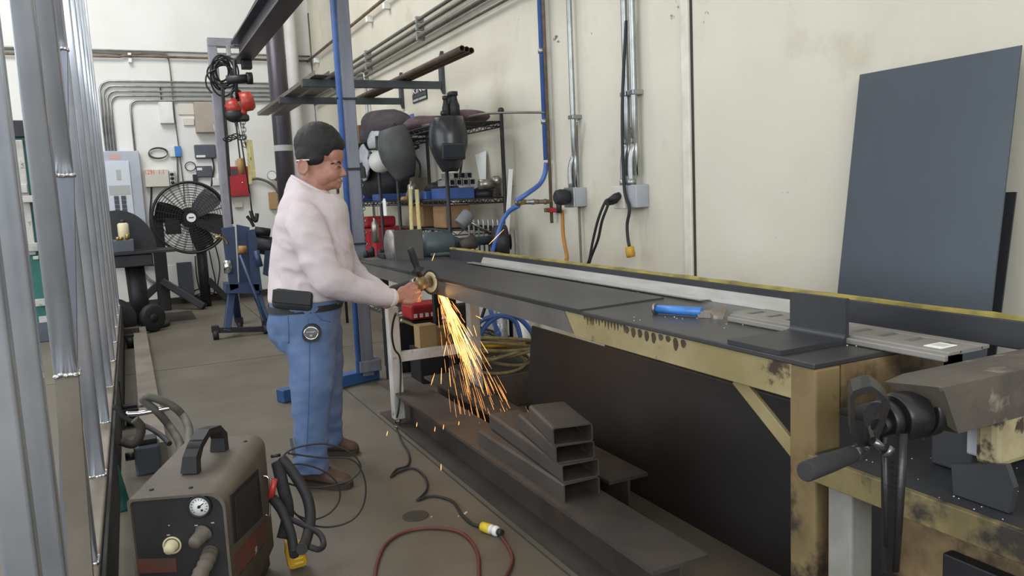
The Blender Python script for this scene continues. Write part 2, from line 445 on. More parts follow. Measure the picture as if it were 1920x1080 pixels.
def wb(name, u0, v0, u1, v1, d, m, label, cat, y=YB):
    o, pc, w, h = backbox(name, u0, v0, u1, v1, d, m, y=y)
    tag(o, label, cat); return o, pc, w, h
wb('junction_box', 299, 191, 325, 231, 0.09, 'plastic_white', 'small white wall box with an antenna under the conduits', 'box')
o, pc, w, h = wb('antenna_rod', 300.5, 163, 302.5, 190, 0.03, 'black', 'thin black rod above the small white wall box', 'antenna')
wb('wall_cover', 334, 194, 366, 215, 0.02, 'beige_box', 'flat cream panel left of the large tan wall box', 'panel')
wb('blank_plate', 344, 222, 364, 235, 0.03, 'beige_box', 'little beige plate under the flat cream panel', 'plate')
o, pc, w, h = wb('pull_box', 366, 191, 421, 248, 0.14, 'tan_box', 'large tan steel box hanging high on the back wall', 'box')
MB().box((pc.x + w * .1, YB - 0.143, pc.z - h * .42), (pc.x + w * .36, YB - 0.14, pc.z - h * .25)).build('sticker', 'paper', o)
r = thing('network_router', (at(385, 284, y=YB).x, YB - .03, at(385, 297, y=YB).z), 'dark slate network box, upper and larger of the two black wall boxes', 'router')
o, pc, w, h = backbox('housing', 365, 271, 405, 297, 0.06, 'slate_box', 0.015, parent=r)
MB().box((pc.x - w * .44, YB - 0.063, pc.z - h * .42), (pc.x - w * .02, YB - 0.06, pc.z - h * .26)).build('sticker', 'paper', r)
r = thing('network_switch', (at(382, 322, y=YB).x, YB - .03, at(382, 332, y=YB).z), 'smaller black network box below the slate one', 'network box')
o, pc, w, h = backbox('housing', 368, 311, 398, 332, 0.05, 'slate_box', 0.01, parent=r)
MB().box((pc.x - w * .44, YB - 0.053, pc.z + h * .12), (pc.x - w * .12, YB - 0.05, pc.z + h * .34)).build('sticker', 'paper', r)
wb('power_adapter', 362, 327, 371, 341, 0.05, 'black', 'small black plug-in adapter beside the smaller network box', 'adapter')
wb('outlet_box', 399, 333, 415, 348, 0.06, 'plastic_white', 'white outlet box left of the red cabinet', 'outlet')
wb('thermostat_box', 318, 275, 328, 294, 0.04, 'plastic_white', 'narrow white control box touching the blue box', 'control box')
wb('relay_box', 328, 274, 340, 294, 0.06, 'blue_paint', 'small blue electric box beside the conduit bundle', 'electric box')
c = thing('control_cabinet', (at(297, 333, y=YB).x, YB - .05, at(297, 350, y=YB).z), 'beige control cabinet with orange handwritten 1291', 'cabinet')
o, pc, w, h = backbox('housing', 272, 318, 317, 350, 0.1, 'beige_box', parent=c)
text('1291  1.1', 0.085, (pc.x - w * .46, YB - .101, pc.z + h * .24), (1, 0, 0), (0, 0, 1), 'orange_ink', 'lettering', c, width=w * .76)
o, pc, w, h = backbox('terminal_block', 318, 320, 328, 349, 0.07, 'plastic_white', parent=c)
for k in range(3):
    MB().ell((pc.x, YB - .08, pc.z + (k - 1) * .055), (.025, .02, .02)).build('contact', 'black', c)
r = thing('hose_cabinet', (at(446, 340, y=YB).x, YB - .06, at(446, 368, y=YB).z), 'red metal cabinet on the back wall', 'cabinet')
o, pc, w, h = backbox('body', 427, 312, 467, 368, 0.12, 'red', 0.006, parent=r)
MB().box((pc.x - w * .3, YB - .124, pc.z + h * .2), (pc.x - w * .02, YB - .12, pc.z + h * .42)).build('window', 'breaker', r)
MB().ell((pc.x + w * .18, YB - .125, pc.z - h * .05), .012).build('lock', 'chrome', r)
wb('cable_box', 440, 378, 455, 389, 0.04, 'beige_box', 'small beige cable box under the red cabinet', 'box')
wb('notice_board', 441, 300, 458, 313, 0.02, 'grey_label', 'grey plate right above the red cabinet', 'plate')
wb('lower_breaker_box', 334, 492, 362, 560, 0.08, 'slate_box', 'blue-grey panel low on the wall behind the fan', 'panel')
wb('wall_paper_sheet', 312, 497, 334, 560, 0.01, 'paper', 'white sheet low on the wall between the fan post and the grey panel', 'sheet')
wb('utility_box', 340, 395, 362, 420, 0.08, 'beige_box', 'pale box half hidden behind the fan blades', 'box')
wb('tan_bag', 505, 360, 521, 392, 0.06, 'cardboard_tan', 'tan cardboard pouch hanging at the man\'s back', 'pouch')
# cable coil
pc = at(296, 288, y=YB - .03)
b = MB()
for k in range(3): b.torus((pc.x + .004 * k, YB - .02 - .012 * k, pc.z + .006 * k), (0, 1, 0), .115, .006, 36, 6, ry=.068)
tag(b.build('cable_coil', 'hose_grey'), 'oval coil of grey cable hanging on the back wall', 'cable')
pc = at(357, 312, y=YB - .03)
b = MB().torus((pc.x, YB - .02, pc.z), (0, 1, 0), .065, .006, 30, 6, ry=.06).tube([(pc.x + .06, YB - .02, pc.z - .03), (pc.x + .1, YB - .02, pc.z - .06), (pc.x + .1, YB - .02, pc.z - .14)], .006)
tag(b.build('adapter_cord', 'rubber'), 'small round loop of black cord above the fan', 'cord')

# conduits on the back wall
YC = YB - 0.03
def bw(u, v, d=0.03): return at(u, v, y=YB - d)
cols = ['upper', 'second', 'third', 'fourth', 'lowest']
hs = [(152, 199, 190, 212), (161, 205, 197, 217), (170, 211, 204, 223), (178, 217, 211, 229), (187, 253, 243, 262)]
for k, (vh, ub, ut, ue) in enumerate(hs):
    A, Bp, Cc = bw(ub, 283), bw(ut, vh + 22), bw(ue, vh)
    z = bw(ue + 150, vh + 2.5).z
    xv = A.x
    rad = abs(bw(ue, vh).x - xv) * 0.8
    pts = [V((xv, YC, A.z)), V((xv, YC, z - rad * 1.0))]
    for t in range(1, 7):
        a = t / 7 * PI / 2
        pts.append(V((xv + rad * (1 - math.cos(a)), YC, z - rad + rad * math.sin(a))))
    pts += [V((xv + rad, YC, z)), V((XW - 0.09 - 0.02 * k, YC, z))]
    b = MB().loft_c(pts, 0.0135, 8)
    o = b.build('conduit', 'conduit')
    tag(o, 'grey steel conduit bending out of the breaker panel, %s of the five' % cols[k], 'conduit', 'conduits on the back wall')
    for xx in (1.45, 2.2): MB().box((xx, YC - .02, z - .022), (xx + .025, YB - .003, z + .022), .003).build('strap', 'conduit', o)
z = bw(300, 97).z
tag(MB().loft_c([(-4, YB - .03, z), (XW - .02, YB - .03, z)], .012, 8).build('conduit', 'conduit'), 'thin straight conduit across the top of the back wall', 'conduit', 'conduits on the back wall')
z = bw(300, 109).z
b = MB().loft_c([(-4, YB - .05, z), (bw(224, 108).x, YB - .05, z), (bw(232, 108).x, YB - .05, z + .015), (XW - .02, YB - .05, z + .015)], .016, 8)
o = tag(b.build('pipe', 'pipe_brown'), 'brown water pipe crossing the whole back wall', 'pipe')
q = bw(244, 115)
MB().box((q.x - .02, YB - .08, z - .07), (q.x + .02, YB, z - .02), .004).box((q.x - .02, YB - .08, z + .02), (q.x + .02, YB, z + .05), .004).build('bracket', 'white', o)
# loose cable bundle sagging along then dropping
b = MB()
for k in range(5):
    d = 0.012 * k
    b.tube([(-2.0, YC - d, bw(100, 94).z), bw(170, 95 + k * .8), bw(230, 98 + k), bw(290, 98 + k * .6), bw(312, 102 + k), bw(318, 125), bw(323, 170 + k), bw(327, 215), bw(333, 260), bw(338, 300), bw(343, 340), bw(346, 380)], 0.008, 6, 5)
tag(b.build('cable_bundle', 'hose_grey'), 'grey cable bundle sagging along the top then dropping to the fan', 'cable')
for nm, us, lab in (('power_cable', [(284, 350), (283, 375), (281, 410), (286, 460), (292, 500), (296, 530)], 'black cable dropping from the cabinet marked 1291'),
                    ('router_cable', [(398, 297), (401, 315), (398, 335), (396, 350)], 'thin black cable hanging from the slate network box'),
                    ('riser_cable', [(332, 294), (333, 320), (334, 350)], 'thin grey cable under the small blue box')):
    tag(MB().tube([bw(*q) for q in us], .011, 6).build(nm, 'rubber' if nm != 'riser_cable' else 'hose_grey'), lab, 'cable')
tag(MB().tube([bw(264, 478), bw(266, 495), bw(270, 512), bw(280, 524), bw(290, 530)], .02, 8).build('elbow_conduit', 'conduit'), 'silver conduit elbow curving below the breaker panel', 'conduit', 'conduits on the back wall')
tag(MB().tube([bw(250, 497, .05), bw(290, 497, .05)], .014, 8).build('cross_conduit', 'conduit'), 'short level conduit behind the fan post, below the breaker panel', 'conduit', 'conduits on the back wall')
b = MB()
for pts in ([(366, 480), (369, 520), (378, 550), (396, 552)], [(392, 470), (398, 500), (404, 530), (400, 556)], [(404, 462), (412, 500), (408, 540), (412, 562)], [(358, 548), (380, 540), (412, 538)], [(362, 556), (385, 548), (410, 552)]):
    b.tube([bw(*q, .05) for q in pts], .009, 6)
tag(b.build('wall_cables', 'rubber'), 'tangle of black cables on the wall behind the fan foot', 'cables')
# air line with gauge
b = MB().tube([bw(466, 338, .05), bw(482, 335, .06), bw(500, 340, .06), bw(514, 350, .06), bw(522, 362, .06)], .018, 8)
tag(b.build('air_hose', 'hose_grey'), 'grey air hose running right from the red cabinet', 'hose')
pc = at(510, 329, y=YB - .1)
g = thing('pressure_gauge', (pc.x, pc.y, pc.z - .05), 'round white pressure gauge behind the man\'s back', 'gauge')
MB().lathe([(.06, 0), (.062, .02), (.055, .03)], (pc.x, pc.y + .03, pc.z), (0, -1, 0)).build('dial', 'clear_gauge', g)
MB().torus((pc.x, pc.y + .005, pc.z), (0, 1, 0), .06, .007).build('rim', 'conduit', g)
MB().cyl((pc.x + .05, pc.y + .03, pc.z - .05), (pc.x + .11, pc.y + .05, pc.z - .06), .025).build('fitting', 'red', g)

# vertical pipes by the corner
x = at(549, 120, y=YB - .12).x
tag(MB().cyl((x, YB - .11, 0), (x, YB - .11, 6), .085).build('downpipe', 'pipe_white'), 'thick white vertical pipe in the back corner', 'pipe')
x = at(585, 100, y=YB - .06).x
tag(MB().cyl((x, YB - .05, 0), (x, YB - .05, at(580, 25, y=YB - .05).z), .022).build('riser_pipe', 'conduit_dark'), 'thin grey pipe rising in the back corner', 'pipe')
x = at(532, 150, y=YB - .05).x
tag(MB().cyl((x, YB - .04, 0), (x, YB - .04, 6), .03).build('thin_downpipe', 'pipe_white'), 'slim white pipe just left of the thick white one', 'pipe')
c = thing('steel_column', (at(525, 200, y=9.9).x, 9.9, 0), 'dark round steel column rising behind the man', 'column')
MB().cyl((c.location.x, 9.9, 0), (c.location.x, 9.9, 4.6), .108, seg=28).build('shaft', 'column_dark', c)
q = at(528, 277, y=9.79)
MB().lathe([(.1095, 0), (.1095, .07)], (c.location.x, 9.9, q.z - .035), (0, 0, 1), 28, False).build('sticker', 'grey_label', c)
MB().box((c.location.x - .18, 9.72, 0), (c.location.x + .18, 10.08, .02), .003).build('base_plate', 'column_dark', c)

# ------------------------------------------------------------------ services on the right wall
XC = XW - 0.045
def rw(u, v, d=0.045): return at(u, v, x=XW - d)
lab = ['topmost grey conduit sloping up along the right wall', 'second grey conduit from the top along the right wall', 'thick third conduit along the right wall']
for k, ((u, v), rr, ml) in enumerate([((740, 66), .017, 'conduit_dark'), ((752, 72), .017, 'conduit_dark'), ((765, 81), .024, 'conduit_dark')]):
    q = rw(u, v)
    o = tag(MB().loft_c([(XC, 2.0, q.z), (XC, YB - .12, q.z)], rr, 10).build('conduit', ml), lab[k], 'conduit', 'conduits along the right wall')
    for yy in (6.9, 8.6, 10.2): MB().box((XC - .03, yy, q.z - rr - .012), (XW - .002, yy + .025, q.z + rr + .012), .003).build('strap', 'conduit', o)
q = rw(840, 59)
o = tag(MB().loft_c([(XC, 2.0, q.z), (XC, YB - .2, q.z)], .014, 8).build('conduit', 'conduit_dark'), 'thin lowest conduit along the right wall above the pipe rack', 'conduit', 'conduits along the right wall')
q = rw(650, 58)
o = tag(MB().loft_c([(XC - .02, 2.0, q.z), (XC - .02, YB - .05, q.z)], .018, 10).build('pipe', 'pipe_brown'), 'brown pipe running high along the right wall into the corner', 'pipe')
s = MB()
for uu, vv in ((592, 110), (690, 26), (722, 0)):
    qq = rw(uu, vv); s.box((XW - .07, qq.y - .03, q.z - .09), (XW, qq.y + .03, q.z - .025), .005)
s.build('bracket', 'white', o)
q0 = rw(684, 140)
tag(MB().loft_c([(XC, q0.y + .3, q0.z + .03), (XC, q0.y + .08, q0.z + .03), (XC, q0.y + .02, q0.z + .01), (XC, q0.y, q0.z - .05), (XC, q0.y, 0.6)], .017, 8).build('drop_conduit', 'conduit'), 'shiny conduit dropping behind the pipe rack to the left shelf', 'conduit')
# blue air line, its hoses and the brown drop pipe
qt, qb = rw(1010, 0), rw(1023, 280)
z_top = 5.9
ym = qb.y
o = tag(MB().cyl((XC, ym, rw(1023, 300).z), (XC, ym, z_top), .017, seg=12).build('air_line', 'pipe_blue'), 'blue air pipe running straight down the right wall', 'air pipe')
ms = MB()
for zz in (1.75, 2.2): ms.lathe([(.024, 0), (.024, .03)], (XC, ym, zz), (0, 0, 1), 12)
ms.build('clip', 'conduit', o)
hz = [V((XC, ym, rw(1024, 305).z)), rw(1022, 325, .05), rw(1012, 345, .09), rw(990, 362, .2), at(968, 377, x=2.28)]
tag(MB().tube(hz, .016, 10).build('air_hose', 'hose_blue'), 'blue hose curving from the wall pipe to the brass coupling', 'hose')
yb = rw(1028, 250).y
dp = thing('drop_pipe', (XC, yb, rw(1031, 418).z), 'thin brown pipe with red valve ending above the bench', 'pipe')
MB().cyl((XC, yb, rw(1031, 418).z), (XC, yb, 5.9), .011, seg=10).build('pipe', 'pipe_brown', dp)
qv = rw(1032, 394)
MB().box((XC - .05, yb - .015, qv.z - .012), (XC + .03, yb + .015, qv.z + .016), .006).build('valve_body', 'pipe_brown', dp)
MB().obox((XC - .02, yb - .06, qv.z), (.02, .13, .028), (1, 0, 0), (0, 1, 0), .006).build('valve_handle', 'red', dp)
ce = thing('brass_coupling', at(985, 381, x=2.4), 'brass quick coupling joining the blue hoses to the drop pipe', 'coupling')
p0, p1 = V((XC, yb, rw(1028, 378).z)), at(966, 379, x=2.28)
dd = p1 - p0
MB().cyl(p0, p0 + dd * .35, .014, seg=12).cyl(p0 + dd * .12, p0 + dd * .2, .018, seg=8).build('nipple', 'pipe_brown', ce)
MB().cyl(p0 + dd * .35, p0 + dd * .72, .016, seg=12).cyl(p0 + dd * .45, p0 + dd * .55, .021, seg=6).build('body', 'bare_steel', ce)
MB().cyl(p0 + dd * .72, p1, .018, seg=12).cyl(p0 + dd * .82, p0 + dd * .93, .023, seg=12).build('collar', 'brass', ce)
hz2 = [at(972, 386, x=2.3), at(955, 396, x=2.28), at(942, 415, x=2.25), at(932, 445, x=2.22), at(925, 466, x=2.2), V((2.16, 4.9, 0.70)), V((2.12, 4.75, 0.5)), V((2.05, 4.5, 0.42))]
tag(MB().tube(hz2, .016, 10).build('air_hose', 'hose_blue'), 'blue hose dropping behind the bench from the brass coupling', 'hose')
# conduit with single outlet box and brown cord
yA = rw(1073, 180).y
oz = rw(1074, 352).z
c = tag(MB().tube([(XC, yA, 5.9), (XC, yA, oz + .35), (XC, yA, oz + .22), (XC - .02, yA + .02, oz + .12), (XC - .02, yA + .02, oz)], .017, 10, 3).build('conduit', 'conduit'), 'silver conduit straight down to the single outlet box', 'conduit', 'vertical conduits on the right wall')
MB().box((XC - .02, yA - .03, rw(1072, 220).z - .012), (XW, yA + .03, rw(1072, 220).z + .012), .003).build('strap', 'conduit', c)
ob = thing('outlet_box', (XW - .04, yA, oz - .12), 'grey square outlet box with a black plug and orange cord', 'outlet')
MB().box((XW - .085, yA - .055, oz - .118), (XW, yA + .06, oz), .006).build('box', 'grey_box', ob)
MB().box((XW - .094, yA - .06, oz - .121), (XW - .085, yA + .065, oz + .003), .003).build('cover_plate', 'conduit', ob)
pl = thing('power_plug', (XW - .16, yA, oz - .11), 'large black round plug in the single outlet box', 'plug')
MB().lathe([(.036, 0), (.048, .02), (.05, .06), (.044, .085), (.03, .095)], (XW - .094, yA + .005, oz - .055), (-1, 0, 0)).build('body', 'rubber', pl)
MB().cyl((XW - .165, yA + .005, oz - .07), (XW - .165, yA + .005, oz - .15), .017).build('strain_relief', 'rubber', pl)
tag(MB().tube([(XW - .165, yA + .005, oz - .14), at(1054, 400, x=2.42), at(1056, 440, x=2.42), at(1063, 480, x=2.42), at(1068, 500, x=2.4), V((2.38, 3.75, .55)), V((2.3, 3.7, .25)), V((2.2, 3.75, .06))], .0125, 8).build('power_cable', 'cord_orange'), 'orange brown cord hanging from the single outlet box', 'cord')
tag(MB().tube([(XC - .01, yA - .06, rw(1080, 230).z), rw(1083, 300, .03), rw(1086, 400, .03), rw(1090, 495, .03), rw(1093, 560, .03)], .007, 6).build('wall_cable', 'conduit_dark'), 'thin grey-green cable on the wall right of the single outlet box', 'cable')
# paired conduits with double outlet
yB1, yB2 = rw(1174, 170).y, rw(1188, 170).y
oz = rw(1172, 347).z
for yy, l in ((yB1, 'left of the paired silver conduits on the right wall'), (yB2, 'right of the paired silver conduits on the right wall')):
    c = tag(MB().tube([(XC, yy, 5.9), (XC, yy, oz + .4), (XC, yy, oz + .25), (XC - .02, yy + .015, oz + .14), (XC - .02, yy + .015, oz)], .019, 10, 3).build('conduit', 'conduit'), l, 'conduit', 'vertical conduits on the right wall')
    MB().box((XC - .025, yy - .028, oz + .48), (XW, yy + .028, oz + .505), .003).build('strap', 'conduit', c)
    MB().lathe([(.026, 0), (.026, .03)], (XC - .02, yy + .015, oz), (0, 0, 1), 8).build('connector', 'conduit', c)
ob = thing('double_outlet_box', (XW - .05, (yB1 + yB2) / 2, oz - .12), 'wide grey double outlet box under the paired conduits', 'outlet')
MB().box((XW - .085, yB2 - .055, oz - .125), (XW, yB2 + .05, oz), .006).build('box', 'grey_box', ob)
MB().box((XW - .10, yB1 - .035, oz - .13), (XW, yB1 + .085, oz - .004), .006).build('box', 'beige_box', ob)
for k in (0, 1):
    MB().lathe([(.02, 0), (.022, .03), (.012, .07)], (XW - .1, yB1 + .01 + .03 * k, oz - .055 - .02 * k), (-1, .15, -.35), 12).build('plug', 'rubber', ob)
for k, l in enumerate(('black cord looping from the double outlet, the left of two', 'black cord looping from the double outlet, the right of two')):
    tag(MB().tube([(XW - .165, yB1 + .02 + .03 * k, oz - .08 - .02 * k), at(1135 + 5 * k, 378 + 6 * k, x=2.36 + .03 * k), at(1122 + 7 * k, 410 + 4 * k, x=2.34 + .03 * k), at(1112 + 9 * k, 450, x=2.34 + .03 * k), at(1104 + 2 * k, 490, x=2.34 + .03 * k), at(1092 + 12 * k, 520, x=2.34 + .03 * k), V((2.3, 3.5 - .2 * k, .62)), V((2.22, 3.55 - .2 * k, .3))], .008, 8).build('power_cable', 'rubber'), l, 'cord', 'cords from the double outlet')
tc = thing('hanging_connector', at(1180, 478, x=2.45), 'yellow connector dangling on a black cord from the double outlet', 'connector')
MB().tube([(XW - .06, yB2 + .03, 2.2), (XW - .10, yB2 + .03, 1.75), (XW - .10, yB2 + .035, oz), at(1180, 390, x=2.45), at(1176, 420, x=2.45), at(1177, 445, x=2.45), at(1180, 462, x=2.45)], .009, 8).build('cord', 'rubber', tc)
qq = at(1180, 462, x=2.45)
MB().lathe([(.018, 0), (.024, .005), (.026, .045), (.022, .06)], qq + V((0, 0, .0)), (.1, -.1, -1), 14).build('body', 'plug_yellow', tc)
# ------------------------------------------------------------------ work bench
TZ = 0.92
XF, XK, YN, YF = 1.33, 1.83, 1.245, 5.02
bench = thing('work_bench', ((XF + XK) / 2, (YN + YF) / 2, 0), 'long steel work bench with cream painted frame along the right wall', 'workbench')
MB().box((XF - .005, YN, TZ - .014), (XK, YF, TZ), .003).build('tabletop', 'bench_top', bench)
MB().box((XF, YN + .07, TZ - .095), (XF + .012, 2.36, TZ - .014), .002).box((XF + .012, YN + .07, TZ - .095), (XF + .07, 2.36, TZ - .085)).build('front_rail', 'bench_paint', bench, 'cream painted front rail with brown scorch marks')
MB().prism([(XF - .004, 2.30, TZ - .085), (XF - .004, 2.36, TZ - .014), (XF - .004, YF, TZ - .014), (XF - .004, YF, TZ - .08)], (.014, 0, 0)).build('front_rail', 'rail_grey', bench, 'bare grey front rail')
MB().box((XF + .08, YN, TZ - .115), (XK, YN + .012, TZ - .014), .002).box((XF + .08, YN + .012, TZ - .115), (XK, YN + .07, TZ - .105)).build('end_rail', 'bench_end', bench, 'rust stained end rail')
MB().box((XK - .012, YN, TZ - .095), (XK, YF, TZ - .014)).build('back_rail', 'mill_grey', bench)
MB().box((XF, YN, 0), (XF + .078, YN + .078, TZ - .014), .006).build('leg', 'bench_leg', bench, 'worn cream corner leg')
MB().box((XK - .078, YN, 0), (XK, YN + .078, TZ - .014), .006).build('leg', 'bench_end', bench)
MB().bar((XF + .02, 1.52, TZ - .09), (XF + .02, 1.29, .67), .038, .012, (1, 0, 0), .002).build('brace', 'bench_paint', bench)
q = at(748, 800, z=0)
ztl = at(745, 574, y=q.y).z
for xx in (q.x - .03, XK - .07):
    l = MB().box((xx, q.y - .03, .05), (xx + .065, q.y + .035, ztl if xx < 1.5 else TZ - .02), .006).build('leg', 'leg_white', bench, 'pale grey far leg' if xx < 1.5 else None)
    MB().cyl((xx + .03, q.y, 0), (xx + .03, q.y, .012), .028).cyl((xx + .03, q.y, .012), (xx + .03, q.y, .06), .009, seg=10).cyl((xx + .03, q.y, .03), (xx + .03, q.y, .042), .017, seg=6).build('foot', 'bare_steel', l)
zc = at(752, 668, y=q.y).z
MB().box((q.x + .03, q.y - .02, zc - .03), (XK - .06, q.y + .02, zc + .028), .004).build('crossbar', 'leg_white', bench)
MB().box((XF + .03, YF - .08, TZ - .3), (XF + .09, YF - .02, TZ - .014), .004).build('bracket', 'leg_white', bench)
b = MB()
random.seed(3)
for k in range(9):
    yy = 1.98 - k * .034; h = random.uniform(.018, .042); w = .011
    n = 10
    b.prism([(XF - .0004, yy + w * math.cos(a) * (1.15 if math.sin(a) > 0 else .85), TZ - .016 - h * (.5 - .5 * math.sin(a))) for a in [2 * PI * i / n for i in range(n)]], (-.0006, 0, 0))
b.build('scorch_marks', 'scorch', bench)
b = MB()
for k in range(14):
    yy = 2.22 - k * .018; h = random.uniform(.008, .03)
    b.prism([(XF - .0004, yy, TZ - .015), (XF - .0004, yy + .014, TZ - .015), (XF - .0004, yy + .007, TZ - .015 - h)], (-.0006, 0, 0))
b.build('scorch_marks', 'scorch', bench)
# raised back curb with yellow edge
cb = thing('back_curb', (XK - .02, 2.6, TZ), 'long dark steel curb with yellow top edge along the back of the bench', 'curb')
y0 = 0.55
MB().box((1.795, y0, TZ - .005), (1.825, 4.63, TZ + .062), .003).build('rail', 'mill_dark', cb)
pts = []
b = MB(); n = 60
rr = []
for i in range(n + 1):
    yy = y0 + (4.63 - y0) * i / n; w = .010 + .004 * noise.noise(V((yy * 6, 0, 1))); zz = TZ + .062
    rr.append([(1.806 - w, yy, zz), (1.806 + w, yy, zz), (1.806 + w, yy, zz + .009 + .004 * noise.noise(V((yy * 9, 3, 1)))), (1.806 - w, yy, zz + .008)])
b.rings(rr, True, False).build('edge_strip', 'yellow_trim', cb)
# things lying on the bench
p0 = at(1100, 578, z=TZ + .007); p1 = at(1236, 558, z=TZ + .007); p2 = at(722, 488, z=TZ + .007)
tag(MB().prism([(XF - .012, p0.y, TZ), (p1.x + .02, p1.y + .0, TZ), (p1.x + .03, 4.55, TZ), (XF - .012, 4.55, TZ)], (0, 0, .006)).build('steel_sheet', 'bench_top'), 'thin steel sheet lying on the far half of the bench', 'sheet')
p0, p1 = V((1.765, 4.18, 0)), V((1.765, 2.12, 0))
def strip(name, m, a, bb, w, h, label, cat, z):
    d = (bb - a).normalized(); ac = V((-d.y, d.x, 0))
    a = V((a.x, a.y, z)); bb = V((bb.x, bb.y, z))
    return tag(MB().prism([a, a - ac * w, bb - ac * w, bb], (0, 0, h)).build(name, m), label, cat)
strip('straightedge', 'aluminium', p0, p1, .042, .004, 'thin aluminium straightedge lying along the bench', 'ruler', TZ + .0065)
tag(MB().prism([(1.768, 1.74, TZ + .0005), (1.776, 1.74, TZ + .0005), (1.793, 1.74, TZ + .040), (1.786, 1.74, TZ + .040)], (0, 2.35, 0)).build('aluminium_bar', 'aluminium'), 'long bright aluminium flat bar leaning on the curb', 'flat bar')
# chisel
ch = thing('cold_chisel', at(1290, 588, z=TZ), 'flat chisel with blue handle lying on the bench', 'chisel')
p0, p1, p2 = at(1229, 579, z=TZ + .017), at(1316, 585, z=TZ + .017), at(1358, 592, z=TZ + .008)
MB().loft_c([p0, p1], .015, 6).build('handle', 'blue_paint', ch)
MB().cyl(p0 - (p1 - p0).normalized() * .004, p0 + (p1 - p0).normalized() * .004, .018, seg=20).build('striking_cap', 'bare_steel', ch)
dd = (p2 - p1); sd = V((-dd.y, dd.x, 0)).normalized()
rr = []
if sd.y < 0: sd = -sd
for t, w, h, k in ((-.15, .011, .010, 0), (.15, .011, .010, 0), (.4, .009, .008, .004), (.6, .022, .006, .010), (.8, .026, .004, .012), (1.05, .027, .0015, .012)):
    c = p1 + dd * t; c.z = TZ + h + k + .001; e = V((0, 0, k))
    rr.append([c + sd * w + V((0, 0, h)) + e, c - sd * w + V((0, 0, h)) - e, c - sd * w - V((0, 0, h)) - e, c + sd * w - V((0, 0, h)) + e])
MB().rings(rr, True, False).build('blade', 'bare_steel', ch)
# angle bracket
p0 = at(1592, 645, z=TZ); p1 = at(1455, 624, z=TZ); p2 = at(1500, 661, z=TZ); p3 = at(1396, 640, z=TZ)
xk, xf, ya, yb2 = p0.x, XF - .004, p2.y, p3.y
hgt = .112
b = MB(); prof = [(xf, .0005), (xk, .0005), (xk, hgt), (xk - .012, hgt)]
for t in range(5):
    a = t / 4 * PI / 2
    prof.append((xk - .012 - .012 + .012 * math.cos(a), .0125 + .012 - .012 * math.sin(a)))
prof.append((xf, .012))
b.prism([(x, ya, TZ + z) for x, z in prof], (0, yb2 - ya, 0))
tag(b.build('angle_bracket', 'mill_dark'), 'short upright piece of dark steel angle at the near bench end', 'angle iron')
# louvred plate
p0 = at(1772, 674, z=TZ + .008); p1 = at(1836, 655, z=TZ + .02); p2 = at(1392, 594, z=TZ + .008)
x0, x1, yn, yf = p0.x, p0.x + .15, p0.y, p2.y
pl = thing('louvred_plate', ((x0 + x1) / 2, (yn + yf) / 2, TZ), 'grey slotted steel plate overhanging the near bench end', 'plate')
b = MB()
b.box((x0, yn, TZ + .001), (x0 + .012, yf, TZ + .016), .003).box((x0 + .012, yn, TZ + .013), (x0 + .055, yf, TZ + .022), .002).box((x1 - .03, yn, TZ + .013), (x1, yf, TZ + .022), .002)
n = 9
for k in range(n + 1):
    yy = yn + (yf - yn - .02) * k / n
    b.box((x0 + .05, yy, TZ + .013), (x1 - .025, yy + (yf - yn) / n * .68, TZ + .021))
b.build('slats', 'perf_grey', pl)
q = at(1755, 647, z=TZ + .0225)
st = MB().box((x0 + .03, q.y - .03, TZ + .022), (x0 + .085, q.y + .012, TZ + .0235)).build('sticker', 'paper', pl)
b = MB()
for k in range(8): b.box((x0 + .045, q.y - .024 + k * .004, TZ + .0235), (x0 + .075, q.y - .0225 + k * .004, TZ + .024))
b.build('barcode', 'grey_label', st)
# small shavings
b = MB(); random.seed(11)
for k in range(50):
    u, v = random.choice([(1270, 598), (1420, 610), (1220, 545), (1130, 545), (1650, 645), (1640, 585), (1780, 620)])
    q = at(u + random.uniform(-90, 60), v + random.uniform(-5, 5), z=TZ + .001)
    if XF < q.x < 1.78 and q.y > YN: b.ell((q.x, q.y, TZ + .0012), (.0022, .0018, .0012), seg=5, rn=4)
tag(b.build('metal_shavings', 'chip_white'), 'bright metal shavings scattered on the bench top', 'shavings', kind='stuff')

# ------------------------------------------------------------------ steel plates leaning behind the bench
def leaning(name, m, ya, yb, xt, zt, xb, t, label):
    return tag(MB().prism([(xb, ya, 0.0), (xb + t, ya, 0.0), (xt + t, ya, zt), (xt, ya, zt)], (0, yb - ya, 0)).build(name, m), label, 'steel plate')
a, c = at(1612, 140, x=2.5), at(1915, 90, x=2.5)
leaning('steel_plate', 'mill_blue', c.y, a.y, 2.5, a.z, 2.27, .006, 'tall blue-grey steel plate leaning on the cream wall')
a = at(1905, 360, x=2.52)
leaning('steel_plate', 'mill_dark', a.y, a.y + .5, 2.52, a.z, 2.33, .006, 'narrow dark steel plate peeking out behind the tall one')
a = at(997, 611, x=1.93)
leaning('steel_plate', 'mill_black', 1.27, a.y, 1.93, a.z, 1.86, .01, 'long black steel plate standing under the bench')
a = at(1137, 618, x=2.08)
pb = leaning('steel_plate', 'mill_grey', 1.27, a.y, 2.08, a.z + .03, 2.0, .01, 'grey steel plate with chalk marks behind the long black plate')
random.seed(5)
b = MB()
for (uu, vv) in ((1478, 708), (1476, 717), (1474, 727), (1490, 710), (1488, 720), (1486, 733), (1396, 722), (1404, 730)):
    q = at(uu, vv, x=2.066)
    b.tube([(2.066, q.y, q.z), (2.064, q.y - .012, q.z + random.uniform(-.008, .01)), (2.064, q.y - .018, q.z + random.uniform(-.01, .008))], .0016, 5, 3)
b.build('chalk_marks', 'chalk', pb)

